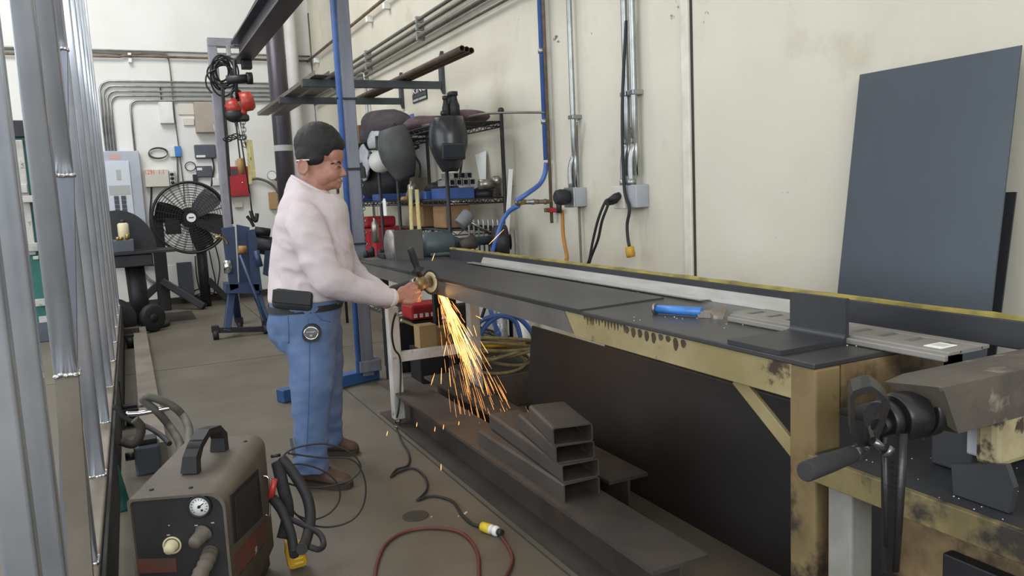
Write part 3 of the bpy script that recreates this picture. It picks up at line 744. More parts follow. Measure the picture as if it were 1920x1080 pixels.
# ------------------------------------------------------------------ beams and tube offcuts on the floor
def ibeam(x0, x1, y0, y1, zt, m, label, t=.014):
    xc = (x0 + x1) / 2
    b = MB()
    prof = [(x0, 0), (x1, 0), (x1, t), (xc + .006, t), (xc + .006, zt - t), (x1, zt - t), (x1, zt), (x0, zt), (x0, zt - t), (xc - .006, zt - t), (xc - .006, t), (x0, t)]
    b.prism([(x, y0, z) for x, z in prof], (0, y1 - y0, 0))
    return tag(b.build('steel_beam', m), label, 'steel beam')
ibeam(1.275, 1.482, 1.80, 4.62, .208, 'mill_brown', 'long rusty I-beam on the floor carrying the stack of tubes')
ibeam(1.565, 1.745, 2.48, 4.6, .2, 'mill_brown', 'shorter rusty I-beam on the floor behind the tube stack')
zb = .2085
specs = [((1056, 908), (1125, 892), (896, 806), 'bottom steel channel of the stack on the beam', True),
         ((1052, 872), (1119, 860), (917, 776), 'second tube from the bottom of the stack on the beam', False),
         ((1040, 836), (1112, 825), (970, 776), 'third tube from the bottom of the stack on the beam', False),
         ((1035, 802), (1109, 795), (991, 760), 'short topmost tube of the stack on the beam', False)]
h = .069
for fl, fr, bl, l, ch in specs:
    A = at(*fl, z=zb + h); Bq = at(*fr, z=zb + h); Cq = at(*bl, z=zb + h)
    fy = V((Cq.x - A.x, Cq.y - A.y, 0)); L = fy.length; fy.normalize(); ux = V((fy.y, -fy.x, 0)); w = .153
    t = .006; o = V((A.x, A.y, zb))
    def rr(r, ins):
        out = []
        for cx, cz, a0 in ((w - r, r, -90), (w - r, h - r, 0), (r, h - r, 90), (r, r, 180)):
            for k in range(4):
                a = math.radians(a0 + 30 * k)
                out.append((cx + (r - ins) * math.cos(a), cz + (r - ins) * math.sin(a)))
        return out
    outer, inner = rr(.012, 0), rr(.012, t)
    if ch:
        b = MB()
        P = lambda x, z, y: o + ux * x + V((0, 0, z)) + fy * y
        pr = [(0, 0), (t, 0), (t, h - t - .004), (t + .004, h - t), (w - t - .004, h - t), (w - t, h - t - .004), (w - t, 0), (w, 0), (w, h - .008), (w - .008, h), (.008, h), (0, h - .008)]
        b.prism([P(x, z, 0) for x, z in pr], fy * L)
    else:
        b = MB(); P = lambda x, z, y: o + ux * x + V((0, 0, z)) + fy * y
        n = len(outer)
        vo0 = [b.bm.verts.new(P(x, z, 0)) for x, z in outer]; vi0 = [b.bm.verts.new(P(x, z, 0)) for x, z in inner]
        vo1 = [b.bm.verts.new(P(x, z, L)) for x, z in outer]; vi1 = [b.bm.verts.new(P(x, z, L)) for x, z in inner]
        for k in range(n):
            j = (k + 1) % n
            for q in ((vo0[k], vo0[j], vi0[j], vi0[k]), (vo1[j], vo1[k], vi1[k], vi1[j]), (vo0[j], vo0[k], vo1[k], vo1[j]), (vi0[k], vi0[j], vi1[j], vi1[k])): b.bm.faces.new(q)
    tag(b.build('steel_channel' if ch else 'rectangular_tube', 'mill_brown'), l, 'steel tube' if not ch else 'steel channel')
    zb += h + .0005

# ------------------------------------------------------------------ vise stand, vise
vs = thing('vise_stand', (1.65, .75, 0), 'low dirty cream stand under the vise at the near bench end', 'stand')
MB().box((1.30, .2, .70), (2.1, 1.235, .72), .003).build('top', 'mill_dark', vs)
MB().box((1.295, .2, .665), (1.31, 1.235, .722), .002).box((1.31, 1.222, .665), (2.1, 1.238, .715), .002).build('edge', 'shelf_edge', vs)
for xx, yy, mm in ((1.335, 1.15, 'leg_white_shaded'), (2.03, 1.15, 'bench_end'), (1.335, .25, 'bench_end'), (2.03, .25, 'bench_end')):
    MB().box((xx, yy, 0), (xx + .065, yy + .065, .70), .005).build('leg', mm, vs)
MB().box((1.45, .22, .02), (1.47, 1.14, .66)).build('side_panel', 'bench_end', vs)
MB().box((1.42, .22, .50), (1.45, 1.0, .56), .004).build('rail', 'black_iron', vs)
b = MB(); random.seed(2)
for k in range(70):
    b.ell((random.uniform(1.31, 1.6), random.uniform(.6, 1.2), .7215), (random.uniform(.0007, .0025), random.uniform(.0007, .002), .001), seg=5, rn=4)
tag(b.build('metal_shavings', 'chip_white'), 'metal shavings on the low vise stand', 'shavings', kind='stuff')
YV = .92
vi = thing('bench_vise', (1.5, YV, .72), 'heavy worn bench vise with a hanging lever at the right edge', 'vise')
T1, T0, F1, F2, B0 = at(1692, 701, y=1.0), at(1658, 716, y=.955), at(1768, 727, y=.86), at(1797, 813, y=.865), at(1735, 800, y=1.0)
MB().prism([T1, T0, F1, F2, B0], (.46, -.0, 0)).build('jaw_body', 'vise_body', vi)
q = at(1846, 770, y=.93)
MB().box((q.x, .925, .775), (q.x + .04, .965, .90), .004).build('slide', 'grey_box', vi)
q = at(1872, 790, y=.87)
z0 = at(1900, 872, y=.87).z
MB().box((q.x, .87, z0), (q.x + .36, .915, .92), .012).build('jaw_base', 'vise_cream', vi)
a, c = at(1786, 940, y=1.0), at(1893, 962, y=.86)
a, c = at(1783, 928, z=.7225), at(1896, 961, z=.7225)
xp = (a.x + c.x) / 2
MB().prism([(xp, a.y, .7225), at(1783, 870, x=xp), at(1886, 872, x=xp), at(1901, 915, x=xp), (xp, c.y, .7225)], (.014, 0, 0)).build('base_plate', 'mill_dark', vi)
q = at(1745, 850, y=1.06)
MB().box((q.x, .97, .7225), (q.x + .3, 1.06, .86), .004).build('pedestal', 'mill_dark', vi)  # dark block under the vise, fills the region of deep shadow
c0 = at(1672, 785, y=YV); zc, xc = c0.z, c0.x
b = MB()
for x0_, x1_, r_ in ((-.030, -.008, .036), (-.008, -.002, .031), (-.002, .058, .043), (.058, .066, .037), (.066, .092, .045), (.092, .16, .036)):
    b.lathe([(r_ - .0025, x0_), (r_, x0_ + .002), (r_, x1_ - .002), (r_ - .0025, x1_)], (xc, YV, zc), (1, 0, 0), 36)
b.build('screw_collar', 'vise_dark', vi)
# ratchet head: open rounded frame
def vp(u, v, y=.885): return at(u, v, y=y)
hp_ = ((1594, 744), (1599, 734), (1617, 727), (1634, 724), (1649, 734), (1667, 752), (1670, 761), (1659, 796), (1643, 832), (1634, 841), (1620, 841), (1606, 831), (1595, 816))
oc = [vp(*q) for q in hp_]
cm = sum(oc, V()) / len(oc)
ic = [cm + (p - cm) * .77 for p in oc]
ex = V((.040, .040, .006)); b = MB(); n = len(oc)
rr = []
rings4 = [oc, [p + ex for p in oc], [p + ex for p in ic], ic]
vv = [[b.bm.verts.new(p) for p in r] for r in rings4]
for k in range(n):
    j = (k + 1) % n
    for r in range(4):
        f = b.bm.faces.new((vv[r][k], vv[r][j], vv[(r + 1) % 4][j], vv[(r + 1) % 4][k])); f.smooth = False
bmesh.ops.bevel(b.bm, geom=[e for e in b.bm.edges if len(e.link_faces) == 2 and abs(e.calc_face_angle(0)) > 1.0], offset=.003, segments=2, affect='EDGES')
b.build('ratchet_head', 'vise_dark', vi)
MB().cyl(vp(1648, 800, .9), vp(1672, 790, .92), .014).build('neck', 'vise_dark', vi)
g0, g1 = vp(1512, 884, .84), vp(1596, 852, .885)
MB().loft_c([g0 - (g1 - g0).normalized() * .003, g0, g0 + (g1 - g0) * .5, g1], [.0135, .0155, .0155, .0140], 20).build('grip', 'black_soft', vi)
MB().cyl(g1, vp(1612, 844, .892), .012, seg=6).cyl(vp(1606, 848, .89), vp(1628, 836, .895), .010).build('grip_ferrule', 'vise_bright', vi)
MB().cyl(vp(1636, 826, .87), vp(1660, 843, .865), .007).cyl(vp(1659, 842, .866), vp(1668, 848, .862), .012, seg=6).cyl(vp(1667, 847, .862), vp(1671, 850, .86), .007).build('bolt', 'vise_bright', vi)
t0, t1 = vp(1682, 815, .885), vp(1676, 1075, .885)
b = MB()
rr = []
for t, w in ((0, .026), (.15, .0215), (.5, .018), (.85, .016), (1.0, .013)):
    c = t0.lerp(t1, t); rr.append([c + V((-w, .004, 0)), c + V((w, .004, 0)), c + V((w, .014, 0)), c + V((-w, .014, 0))])
b.rings(rr, True, False)
b.loft_c([t0 + V((.018, .006, 0)), t0.lerp(t1, .5) + V((.015, .006, 0)), t1 + V((.009, .006, .0))], [.011, .0095, .008], 12)
b.loft_c([t0 + V((-.024, .006, -.0)), t0.lerp(t1, .5) + V((-.016, .006, 0)), t0.lerp(t1, .80) + V((-.014, .006, 0))], [.005, .004, .0035], 10)
lv = b.build('lever', 'vise_dark', vi)
b = MB()
for k in range(10):
    if k in (6, 7): continue
    c = t0.lerp(t1, .2 + .045 * k)
    b.bar(c + V((-.006, .003, .003)), c + V((.005, .003, -.003)), .0022, .002, (0, 1, 0))
b.build('raised_marks', 'vise_dark', lv)

# ------------------------------------------------------------------ floor clutter
def fl(u, v, z=.008): return at(u, v, z=z)
lc = lambda a, b_: (720 + a / 2.842, 700 + b_ / 2.842)
pts = [at(742, 588, y=3.6), at(737, 605, y=3.7), at(735, 630, y=3.95), at(740, 655, y=4.1), at(750, 672, y=4.2), at(751, 720, y=4.22), at(747, 770, y=4.2), fl(742, 795), fl(752, 825), fl(766, 850), fl(765, 872), fl(744, 880), fl(733, 894), fl(746, 886), fl(775, 878), fl(797, 895), fl(800, 918), fl(782, 938)]
tag(MB().tube(pts, .0055, 8, 5).build('power_cable', 'rubber'), 'black grinder cord hanging by the pale leg and lying on the floor', 'cord')
pts = [fl(782, 938), fl(812, 930), fl(848, 940), fl(866, 965), fl(885, 982), fl(903, 988)]
tag(MB().tube(pts, .006, 8).build('extension_cord', 'rubber'), 'black cord end running into the yellow connector on the floor', 'cord')
pc = fl(917, 991, .022)
yc = thing('cord_connector', (pc.x, pc.y, 0), 'yellow and clear connector lying on the floor beside the beam', 'connector')
p0, p1, p2 = fl(904, 987, .02), fl(920, 992, .02), fl(934, 997, .02)
MB().loft_c([p0 + (p0 - p1) * .1, p0, p1], [.012, .019, .02], 14).build('body', 'conn_yellow', yc)
d = (p2 - p1).normalized()
MB().lathe([(.019, 0), (.02, .004), (.018, .02), (.021, .022), (.02, .034), (.013, .04)], p1, d, 14).build('collar', 'clear_gauge', yc)
MB().cyl(p2, p2 + d * .022, .013).build('socket', 'rubber', yc)
pts = [fl(934, 998), fl(944, 1012), fl(958, 1035), fl(960, 1055), fl(948, 1082), fl(930, 1110), fl(915, 1150)]
tag(MB().tube(pts, .0065, 8).build('extension_cord', 'cord_maroon'), 'maroon cord leaving the yellow connector toward the camera', 'cord')
pts = [fl(*q) for q in ((700, 1110), (706, 1060), (722, 1022), (752, 1000), (790, 991), (830, 991), (862, 998), (884, 1016), (896, 1040), (898, 1075), (896, 1120))]
tag(MB().tube(pts, .0065, 8).build('extension_cord', 'cord_maroon'), 'maroon cord lying in a wide loop on the floor', 'cord')
q = fl(779, 968, 0)
tag(MB().lathe([(.055, 0), (.055, .0025), (.048, .004), (.045, .003), (.0, .003)], (q.x, q.y, 0), (0, 0, 1), 28).build('drain_cover', 'joint'), 'round dark cover plate in the floor beside the maroon loop', 'floor cover')
for (u, v), l in (((873, 962), 'white shred on the floor left of the yellow connector'), ((860, 968), 'smaller white shred near the yellow connector'), ((809, 969), 'tiny white chip near the round floor cover')):
    q = fl(u, v, .002); s = .012 if u == 873 else .005
    tag(MB().box((q.x - s, q.y - s * .4, .0005), (q.x + s, q.y + s * .4, .004), .001, (Matrix.Rotation(.7, 3, 'Z'), (q.x, q.y, 0))).build('scrap', 'chip_white'), l, 'scrap')
# ------------------------------------------------------------------ the man
from mathutils.bvhtree import BVHTree
PX = 0.00252
YM = 3.75
man = thing('person', (0.78, YM, 0), 'man in pale long-sleeved shirt and jeans bending over a grinder at the bench', 'person')
FW = V((.96, -.28, 0)); UP = V((0, 0, 1)); RT = FW.cross(UP)
HC = at(602, 290, y=3.74)
HFW = V((.915, -.403, 0)); HRT = HFW.cross(UP)
HM = Matrix((HFW, HRT, UP)).transposed()
def hp(a, s, c): return HC + HFW * a + HRT * s + UP * c
def tilt(deg): return HM @ Matrix.Rotation(math.radians(deg), 3, 'Y')
def ringrow(c, ha, hw, p=2.4, n=28):
    out = []
    for k in range(n):
        a = 2 * PI * k / n; ca, sa = math.cos(a), math.sin(a)
        r = 1 / (abs(ca) ** p + abs(sa) ** p) ** (1 / p)
        out.append(c + FW * (ha * r * ca) + RT * (hw * r * sa))
    return out
def limb(b, pts, rads, seg=16):
    pts = [V(p) for p in pts]
    # densify
    P, R = [], []
    for i in range(len(pts) - 1):
        for k in range(5):
            t = k / 5; P.append(pts[i].lerp(pts[i + 1], t)); R.append(rads[i] + (rads[i + 1] - rads[i]) * t)
    P.append(pts[-1]); R.append(rads[-1])
    for _ in range(2):
        Q = P[:]
        for i in range(1, len(P) - 1): Q[i] = (P[i - 1] + P[i] * 2 + P[i + 1]) / 4
        P = Q
    b.loft_c(P, R, seg); b.ell(P[0], R[0] * .99); b.ell(P[-1], R[-1] * .99)
torso = [(350, 545, 600, .075), (362, 534, 634, .125), (385, 525, 647, .178), (410, 518, 654, .198), (440, 514, 658, .20), (470, 511, 661, .198), (500, 509, 664, .198), (530, 507, 663, .20), (560, 506, 655, .197)]
def trow(v, ul, ur, hw, grow=0.0, y=YM):
    return ringrow(at((ul + ur) / 2, v, y=y), (ur - ul) / 2 * PX + grow, hw + grow)
SR, ER, WR = at(572, 416, y=3.565), at(612, 524, y=3.49), at(741, 559, y=3.57)
SL, EL, WL = at(596, 408, y=3.95), at(660, 520, y=3.99), at(742, 558, y=3.80)
NK = at(580, 352, y=YM)
# body: head, neck, hands and the limbs inside the clothes, one skin
b = MB()
b.ell(hp(-.008, 0, .03), (.108, .084, .108), HM, 32, 20)
b.ell(hp(.058, 0, -.005), (.046, .066, .062), HM)
b.ell(hp(.030, 0, -.075), (.062, .066, .078), tilt(12), 28, 18)
b.ell(hp(.044, 0, -.128), (.036, .044, .036), tilt(10))
for s in (-1, 1):
    b.ell(hp(.040, .033 * s, -.092), (.040, .032, .040), HM)
    b.ell(hp(.000, .048 * s, -.105), (.048, .024, .042), HM)
    # ears
    b.ell(hp(-.070, .083 * s, -.058), (.023, .010, .036), HM @ Matrix.Rotation(math.radians(22), 3, 'Y'))
    b.torus(hp(-.070, .089 * s, -.055), HRT, .022, .006, 24, 8, ry=.030)
    b.ell(hp(-.068, .085 * s, -.085), (.011, .009, .012), HM)
    # cheek bone, brow, eyelids
    b.ell(hp(.070, .032 * s, -.040), (.018, .026, .011), tilt(15))
    b.ell(hp(.070, .034 * s, -.064), (.015, .018, .012), tilt(15))
    b.ell(hp(.088, .012 * s, -.100), (.011, .009, .009), HM)
b.ell(hp(.080, 0, -.045), (.016, .014, .026), tilt(-20))
b.loft_c([hp(.078, 0, -.050), hp(.092, 0, -.075), hp(.101, 0, -.095)], [.011, .012, .0135], 12)
b.ell(hp(.098, 0, -.097), (.014, .014, .011), HM)
b.ell(hp(.078, 0, -.122), (.014, .026, .0075), tilt(10)); b.ell(hp(.074, 0, -.134), (.014, .023, .0075), tilt(10))
b.ell(hp(.062, 0, -.146), (.020, .026, .018), HM)
limb(b, [hp(-.022, 0, -.04), hp(-.030, 0, -.11), NK + V((0.0, 0, -.02)), NK + V((0, 0, -.15))], [.072, .066, .072, .085])
b.ell(hp(.01, 0, -.135), (.05, .055, .035), HM)
b.rings([trow(v, ul, ur, hw, -.028) for v, ul, ur, hw in torso[2:]] + [ringrow(at(571, 600, y=YM), .13, .14)])
limb(b, [SR, ER, WR], [.055, .045, .030]); limb(b, [SL, EL, WL], [.055, .045, .030])
# right hand
HD = V((.93, .10, .30)).normalized(); HN = V((-.45, -.86, .22)); HN = (HN - HD * HN.dot(HD)).normalized(); HS = HD.cross(HN)  # HS across the palm
if HS.z < 0: HS = -HS
PCN = at(762, 551, y=3.585)
HB = Matrix((HD, HS, HN)).transposed()
def hq(a, s, n): return PCN + HD * a + HS * s + HN * n
limb(b, [WR - HD * .05, WR, hq(-.03, 0, 0)], [.031, .030, .028])
b.ell(hq(-.006, 0, -.001), (.044, .044, .021), HB, 24, 14)
b.ell(hq(-.015, -.022, -.008), (.034, .022, .022), HB)
for s, ln, dz in ((.0355, .92, -.004), (.0125, 1.0, .0), (-.0105, .95, -.001), (-.0325, .8, -.006)):
    k0 = hq(.038, s, dz)
    k1 = k0 + (HD * .034 - HN * .008) * ln
    k2 = k1 + (HD * .006 - HN * .030) * ln
    k3 = k2 + (-HD * .020 - HN * .010) * ln
    b.ell(k0 + HN * .002, .0098); limb(b, [hq(.012, s * .9, -.002), k0, k1, k2, k3], [.0098, .0098, .0090, .0086, .0078], 10)
limb(b, [hq(-.028, -.030, .002), hq(-.004, -.047, .006), hq(.028, -.046, .004), hq(.050, -.036, .0)], [.016, .0135, .0115, .0092], 12)
# left hand, closed under the machine behind the right one
LD = V((.9, -.35, .15)).normalized(); LC = WL + LD * .06
limb(b, [WL - LD * .04, WL, LC], [.031, .030, .03]); b.ell(LC, (.045, .038, .036))
for k in range(4):
    s = V((0, .012, .03 - .02 * k)); k0 = LC + LD * .03 + s
    limb(b, [LC + s * .7, k0, k0 + LD * .03 + V((0, -.01, -.006)), k0 + LD * .03 + V((-.01, -.04, -.008)), k0 + LD * .008 + V((-.01, -.05, -.004))], [.011, .011, .0096, .009, .008], 10)
limb(b, [LC + V((-.02, -.02, .03)), LC + V((.01, -.04, .04)), LC + V((.04, -.05, .035))], [.015, .012, .009], 10)
limb(b, [at(575, 610, y=3.66), at(588, 725, y=3.62), at(584, 850, y=3.60)], [.075, .05, .035])
limb(b, [at(600, 610, y=3.88), at(606, 725, y=3.93), at(617, 800, y=3.95)], [.075, .05, .035])
bodyb = remesh(b, .0036, 4, .5)
bvh = BVHTree.FromBMesh(bodyb.bm)
bodyb.build('body', 'skin', man)
def face(s, c):
    h = bvh.ray_cast(hp(.3, s, c), -HFW); return h[0] if h[0] is not None else hp(.08, s, c)
# hair
b = MB()
b.ell(hp(-.010, 0, .048), (.112, .097, .106), HM, 32, 20)
b.ell(hp(-.045, 0, .005), (.073, .095, .075), HM, 28, 16)
b.ell(hp(-.080, 0, -.035), (.032, .068, .036), HM)
b.ell(hp(.058, 0, .050), (.057, .075, .046), tilt(18), 24, 14)
for s in (-1, 1):
    b.ell(hp(-.024, .057 * s, -.012), (.054, .037, .042), HM)
remesh(b, .006, 4, .5, lambda c: .002 * noise.noise(c * 60) + .0015 * noise.noise(c * 160)).build('hair', 'hair', man)
for s in (-1, 1):
    fc_ = face(.033 * s, -.066)
    ey = MB().ell(fc_ - HFW * .004, (.0065, .0135, .0048), HM).build('eye', 'eye_white', man)
    MB().ell(fc_ + HFW * .0005 - UP * .0012, (.0028, .0055, .0040), HM).build('iris', 'black', ey)
    MB().tube([face(.048 * s, -.066) + HFW * .001, face(.040 * s, -.0605) + HFW * .002, face(.030 * s, -.0600) + HFW * .002, face(.020 * s, -.0655) + HFW * .001], .0019, 6).build('eyelashes', 'hair', man)
    MB().tube([face(.057 * s, -.047), face(.046 * s, -.040), face(.033 * s, -.039), face(.018 * s, -.046)], .0034, 8).build('eyebrow', 'hair', man)
MB().tube([face(-.026, -.133), face(-.014, -.1275), face(0, -.1265), face(.014, -.1275), face(.026, -.133)], .0027, 8).build('lips', 'lip', man)
MB().tube([hp(-.100, .074, -.026), hp(-.07, .090, -.026), hp(-.036, .094, -.026)], .003, 8).build('glasses_temple', 'chip_white', man)
# shirt
b = MB()
CC = at(588, 352, y=YM); CA = FW * .85 - UP * .52
def cring(k, dz): return [CC + CA * (.110 * k * math.cos(2 * PI * i / 28)) + RT * (.095 * k * math.sin(2 * PI * i / 28)) + (FW * .52 + UP * .85) * dz for i in range(28)]
b.rings([cring(1.0, .004), cring(1.06, -.012)] + [trow(v, ul, ur, hw) for v, ul, ur, hw in torso[1:]])
b.ell(at(640, 470, y=YM), (.06, .15, .13), HM)
b.ell(at(585, 372, y=YM), (.10, .17, .06), HM @ Matrix.Rotation(math.radians(14), 3, 'Y'))
limb(b, [at(566, 395, y=3.62), SR, at(590, 465, y=3.52), ER, at(668, 543, y=3.52), at(733, 559, y=3.567)], [.06, .090, .084, .080, .064, .043])
b.cyl(at(728, 558, y=3.563), at(739, 560, y=3.572), .043)
limb(b, [at(596, 390, y=3.88), SL, EL, at(735, 558, y=3.80)], [.06, .088, .072, .044])
def wr(c):
    q = V((c.x * 7 + c.z * 6, c.y * 6, c.z * 9 - c.x * 9)); q2 = V((c.x * 5 - c.z * 9, c.y * 5, c.z * 13 + c.x * 12))
    return .007 * noise.noise(q) + .022 * (.30 - min(.6, abs(noise.noise(q2)))) * (.5 + noise.noise(q * .5))
sh = remesh(b, .0095, 6, .5, wr)
shirt = sh.build('shirt', 'shirt', man)
cl = [hp(-.085, .0, -.145)]
MB().torus(CC, FW * .52 + UP * .85, .094, .008, 48, 8, ry=.109).build('collar', 'shirt', shirt)
MB().lathe([(.0425, 0), (.045, .002), (.045, .018), (.0425, .02)], at(730, 558, y=3.564), at(741, 560, y=3.572) - at(730, 558, y=3.564), 28, False).build('cuff', 'shirt', shirt)
# jeans
b = MB()
b.rings([trow(v, ul, ur, hw) for v, ul, ur, hw in ((556, 509, 650, .185), (575, 506, 642, .188), (600, 503, 638, .19), (625, 507, 636, .186), (648, 522, 634, .165))])
limb(b, [at(580, 625, y=3.66), at(586, 680, y=3.63), at(585, 720, y=3.615), at(584, 760, y=3.61), at(583, 805, y=3.60), at(584, 850, y=3.60)], [.118, .108, .100, .090, .078, .075], 24)
b.cyl(at(584, 845, y=3.60), at(584, 884, y=3.60), .075, .080)
limb(b, [at(600, 625, y=3.86), at(604, 680, y=3.90), at(607, 725, y=3.92), at(610, 765, y=3.93), at(616, 805, y=3.945)], [.112, .104, .094, .084, .070], 24)
b.cyl(at(615, 800, y=3.945), at(618, 830, y=3.95), .070, .074)
def jw(c):
    q = V((c.x * 8, c.y * 8, c.z * 13)); f = 1 + 1.4 * max(0, 1 - abs(c.z - .14) / .16)
    return f * (.006 * noise.noise(q) + .004 * noise.noise(q * 2.2))
jb = remesh(b, .0095, 4, .5, jw)
bv = BVHTree.FromBMesh(jb.bm)
jeans = jb.build('jeans', 'denim', man)
def onj(u, v):
    r = (RCAM @ _ray(u, v)).normalized(); h = bv.ray_cast(CAMP, r)
    return h[0] if h[0] is not None else None
for pts in ([(577, 598), (580, 640), (580, 690), (579, 730), (577, 790), (575, 850)], [(504, 590), (522, 592), (540, 590), (541, 620), (541, 648)], [(592, 588), (604, 600), (622, 604)]):
    q = []
    for i in range(len(pts) - 1):
        for k in range(6):
            t = k / 6; h = onj(pts[i][0] + (pts[i + 1][0] - pts[i][0]) * t, pts[i][1] + (pts[i + 1][1] - pts[i][1]) * t)
            if h: q.append(h)
    if len(q) > 3: MB().loft_c(q, .0028, 6).build('seam', 'denim_seam', jeans)
bt = [trow(v, ul, ur, hw, .005) for v, ul, ur, hw in ((566, 508, 643, .183), (578, 506, 639, .185))]
MB().rings(bt, False).build('belt', 'black_soft', man)
# belt pouch
pq = at(549, 562, y=3.585)
pz = MB().obox(pq, (.175, .055, .088), FW + V((0, 0, -.16)), RT * -1, .018).build('belt_pouch', 'black_soft', man)
MB().obox(pq + RT * .029 + V((0, 0, .014)), (.168, .006, .058), FW + V((0, 0, -.16)), RT * -1, .003).build('flap', 'black', pz)
# boots
def boot(heel, toe, name='boot'):
    d = toe - heel; L = d.length; d.normalize(); s = V((-d.y, d.x, 0))
    rr = []; so = []
    for t, w, h in ((0.0, .028, .10), (.04, .038, .165), (.2, .042, .18), (.34, .043, .14), (.55, .046, .082), (.72, .049, .066), (.87, .043, .056), (.96, .030, .044), (1.0, .014, .030)):
        c = heel + d * (L * t); row = []
        for k in range(20):
            a = 2 * PI * k / 20; ca, sa = math.cos(a), math.sin(a)
            z = .02 + (h - .02) * (.5 + .5 * (abs(sa) ** .7) * (1 if sa > 0 else -1)) if True else 0
            row.append(c + s * (w * (abs(ca) ** .8) * (1 if ca > 0 else -1)) + V((0, 0, z)))
        rr.append(row)
        so.append([c + s * w * 1.08 + V((0, 0, .001)), c - s * w * 1.08 + V((0, 0, .001)), c - s * w * 1.1 + V((0, 0, .026)), c + s * w * 1.1 + V((0, 0, .026))])
    b = MB().rings(rr)
    bo = b.build(name, 'leather_brown', man)
    MB().rings(so, True, False).build('sole', 'sole_brown', bo)
    lb = MB()
    for k in range(3):
        c = heel + d * (L * (.42 + .07 * k)) + V((0, 0, .112 - .014 * k)); lb.tube([c - s * .026 + V((0, 0, -.006)), c, c + s * .026 + V((0, 0, -.006))], .0028, 6, 3)
    lb.build('laces', 'black_soft', bo)
boot(at(563, 906, z=0), at(660, 915, z=0))
boot(at(606, 852, z=0), at(673, 849, z=0))
# tape measure on the hip
tq = onj(585, 622) or at(585, 622, y=3.52)
tp = thing('tape_measure', tq + RT * .02 + V((0, 0, -.04)), 'silver and black tape measure clipped on the hip of the jeans', 'tape measure')
tc = tq + RT * .020
prof = []
for k in range(24):
    a = 2 * PI * k / 24; ca, sa = math.cos(a), math.sin(a)
    r = .041 / max(abs(ca) ** 3.2 + abs(sa) ** 3.2, 1e-6) ** (1 / 3.2) if sa < 0 else .041
    prof.append(tc - RT * .018 + FW * (r * ca) + UP * (r * .95 * sa))
MB().prism(prof, RT * .034, True).build('case', 'black', tp)
MB().lathe([(.031, 0), (.031, .004), (.027, .006)], tc + RT * .015, RT, 28).build('face', 'vise_bright', tp)
MB().torus(tc + RT * .019, RT, .030, .0035, 32, 8, ry=.027).build('rim', 'chrome', tp)
text('STANLEY', .009, tc + RT * .0215 - FW * .020 + UP * .003, FW, UP, 'chip_white', 'lettering', tp, .0006, .040)
text('40', .012, tc + RT * .0215 - FW * .008 - UP * .014, FW, UP, 'chip_white', 'lettering', tp, .0006)
# angle grinder
GC = at(788, 531, y=3.625); DC = at(808, 529, y=3.655)
gn = (GC - DC); gn = V((-.93, -.34, .05)).normalized()
gr = thing('angle_grinder', GC, 'worn angle grinder held in the man\'s hands, throwing sparks', 'angle grinder')
BD = V((-.40, .88, -.25)).normalized()
MB().loft_c([GC - BD * .028, GC - BD * .018, GC + BD * .02, GC + BD * .045], [.020, .032, .036, .034], 18).ell(GC, (.036, .034, .033)).build('gear_case', 'gear_case', gr)
MB().lathe([(.033, 0), (.037, .004), (.037, .014), (.033, .018)], GC - BD * .012 - V((.018, 0, .008)), BD, 20, False).build('clamp_ring', 'vise_bright', gr)
MB().loft_c([GC + BD * .04, GC + BD * .07, GC + BD * .2, GC + BD * .24], [.034, .031, .033, .026], 20).build('motor_body', 'black_soft', gr)
MB().cyl(GC, DC + gn * .012, .021, .026).lathe([(.028, 0), (.028, .008), (.018, .012)], DC + gn * .006, -gn, 20).build('spindle', 'bare_steel', gr)
dk = MB().lathe([(.0615, -.004), (.063, 0), (.0615, .004)], DC, gn, 40).build('grinding_disc', 'disc_dark', gr)
b = MB().lathe([(.026, .0045), (.026, .0075), (.049, .0075), (.051, .0045)], DC, gn, 40, False)
b.build('paper_ring', 'disc_face', dk)
h0, h1 = at(784, 508, y=3.615), at(769, 465, y=3.60)
hd = (h1 - h0)
MB().lathe([(.012, -.03), (.012, 0), (.030, .002), (.032, .008), (.018, .014), (.0155, .03), (.0185, .06), (.0165, .1), (.018, .118), (.011, .124)], h0, hd, 20).build('side_handle', 'rubber', gr)
# sparks
random.seed(21)
O = at(817, 529, y=3.655)
def spark_set(n, m, name, spread, far, rmin, rmax, lens, smax):
    b = MB()
    for i in range(n):
        t = random.random() ** far
        # flight: leaves the disc downwards, gently curving
        side = random.gauss(0, 1) * spread; depth = random.gauss(0, 1) * spread * .6
        v0 = V((.44 + side * .9, -.12 + depth * 1.2, -1.0 - .25 * random.random()))
        def pos(s): return O + v0 * (s * .55) + V((0, 0, -.62 * s * s * .35)) + V((.012, 0, 0)) * s
        s0 = t * smax; ln = random.uniform(*lens) * (.5 + t)
        p0, p1 = pos(s0), pos(s0 + ln)
        if p0.z < .03: continue
        p1.z = max(p1.z, .02)
        r = random.uniform(rmin, rmax)
        b.loft_c([p0, p0.lerp(p1, .6), p1], [r * .25, r, r * .5], 5)
    return b.build(name, m)
tag(spark_set(230, 'spark', 'spark_shower', .21, 1.2, .0004, .0010, (.06, .15), 1.1), 'orange sparks showering from the grinding disc to the floor', 'sparks', kind='stuff')
tag(spark_set(200, 'spark_core', 'spark_core', .11, 1.6, .0005, .0011, (.06, .14), .5), 'dense yellow core of the spark stream below the disc', 'sparks', kind='stuff')
b = MB()
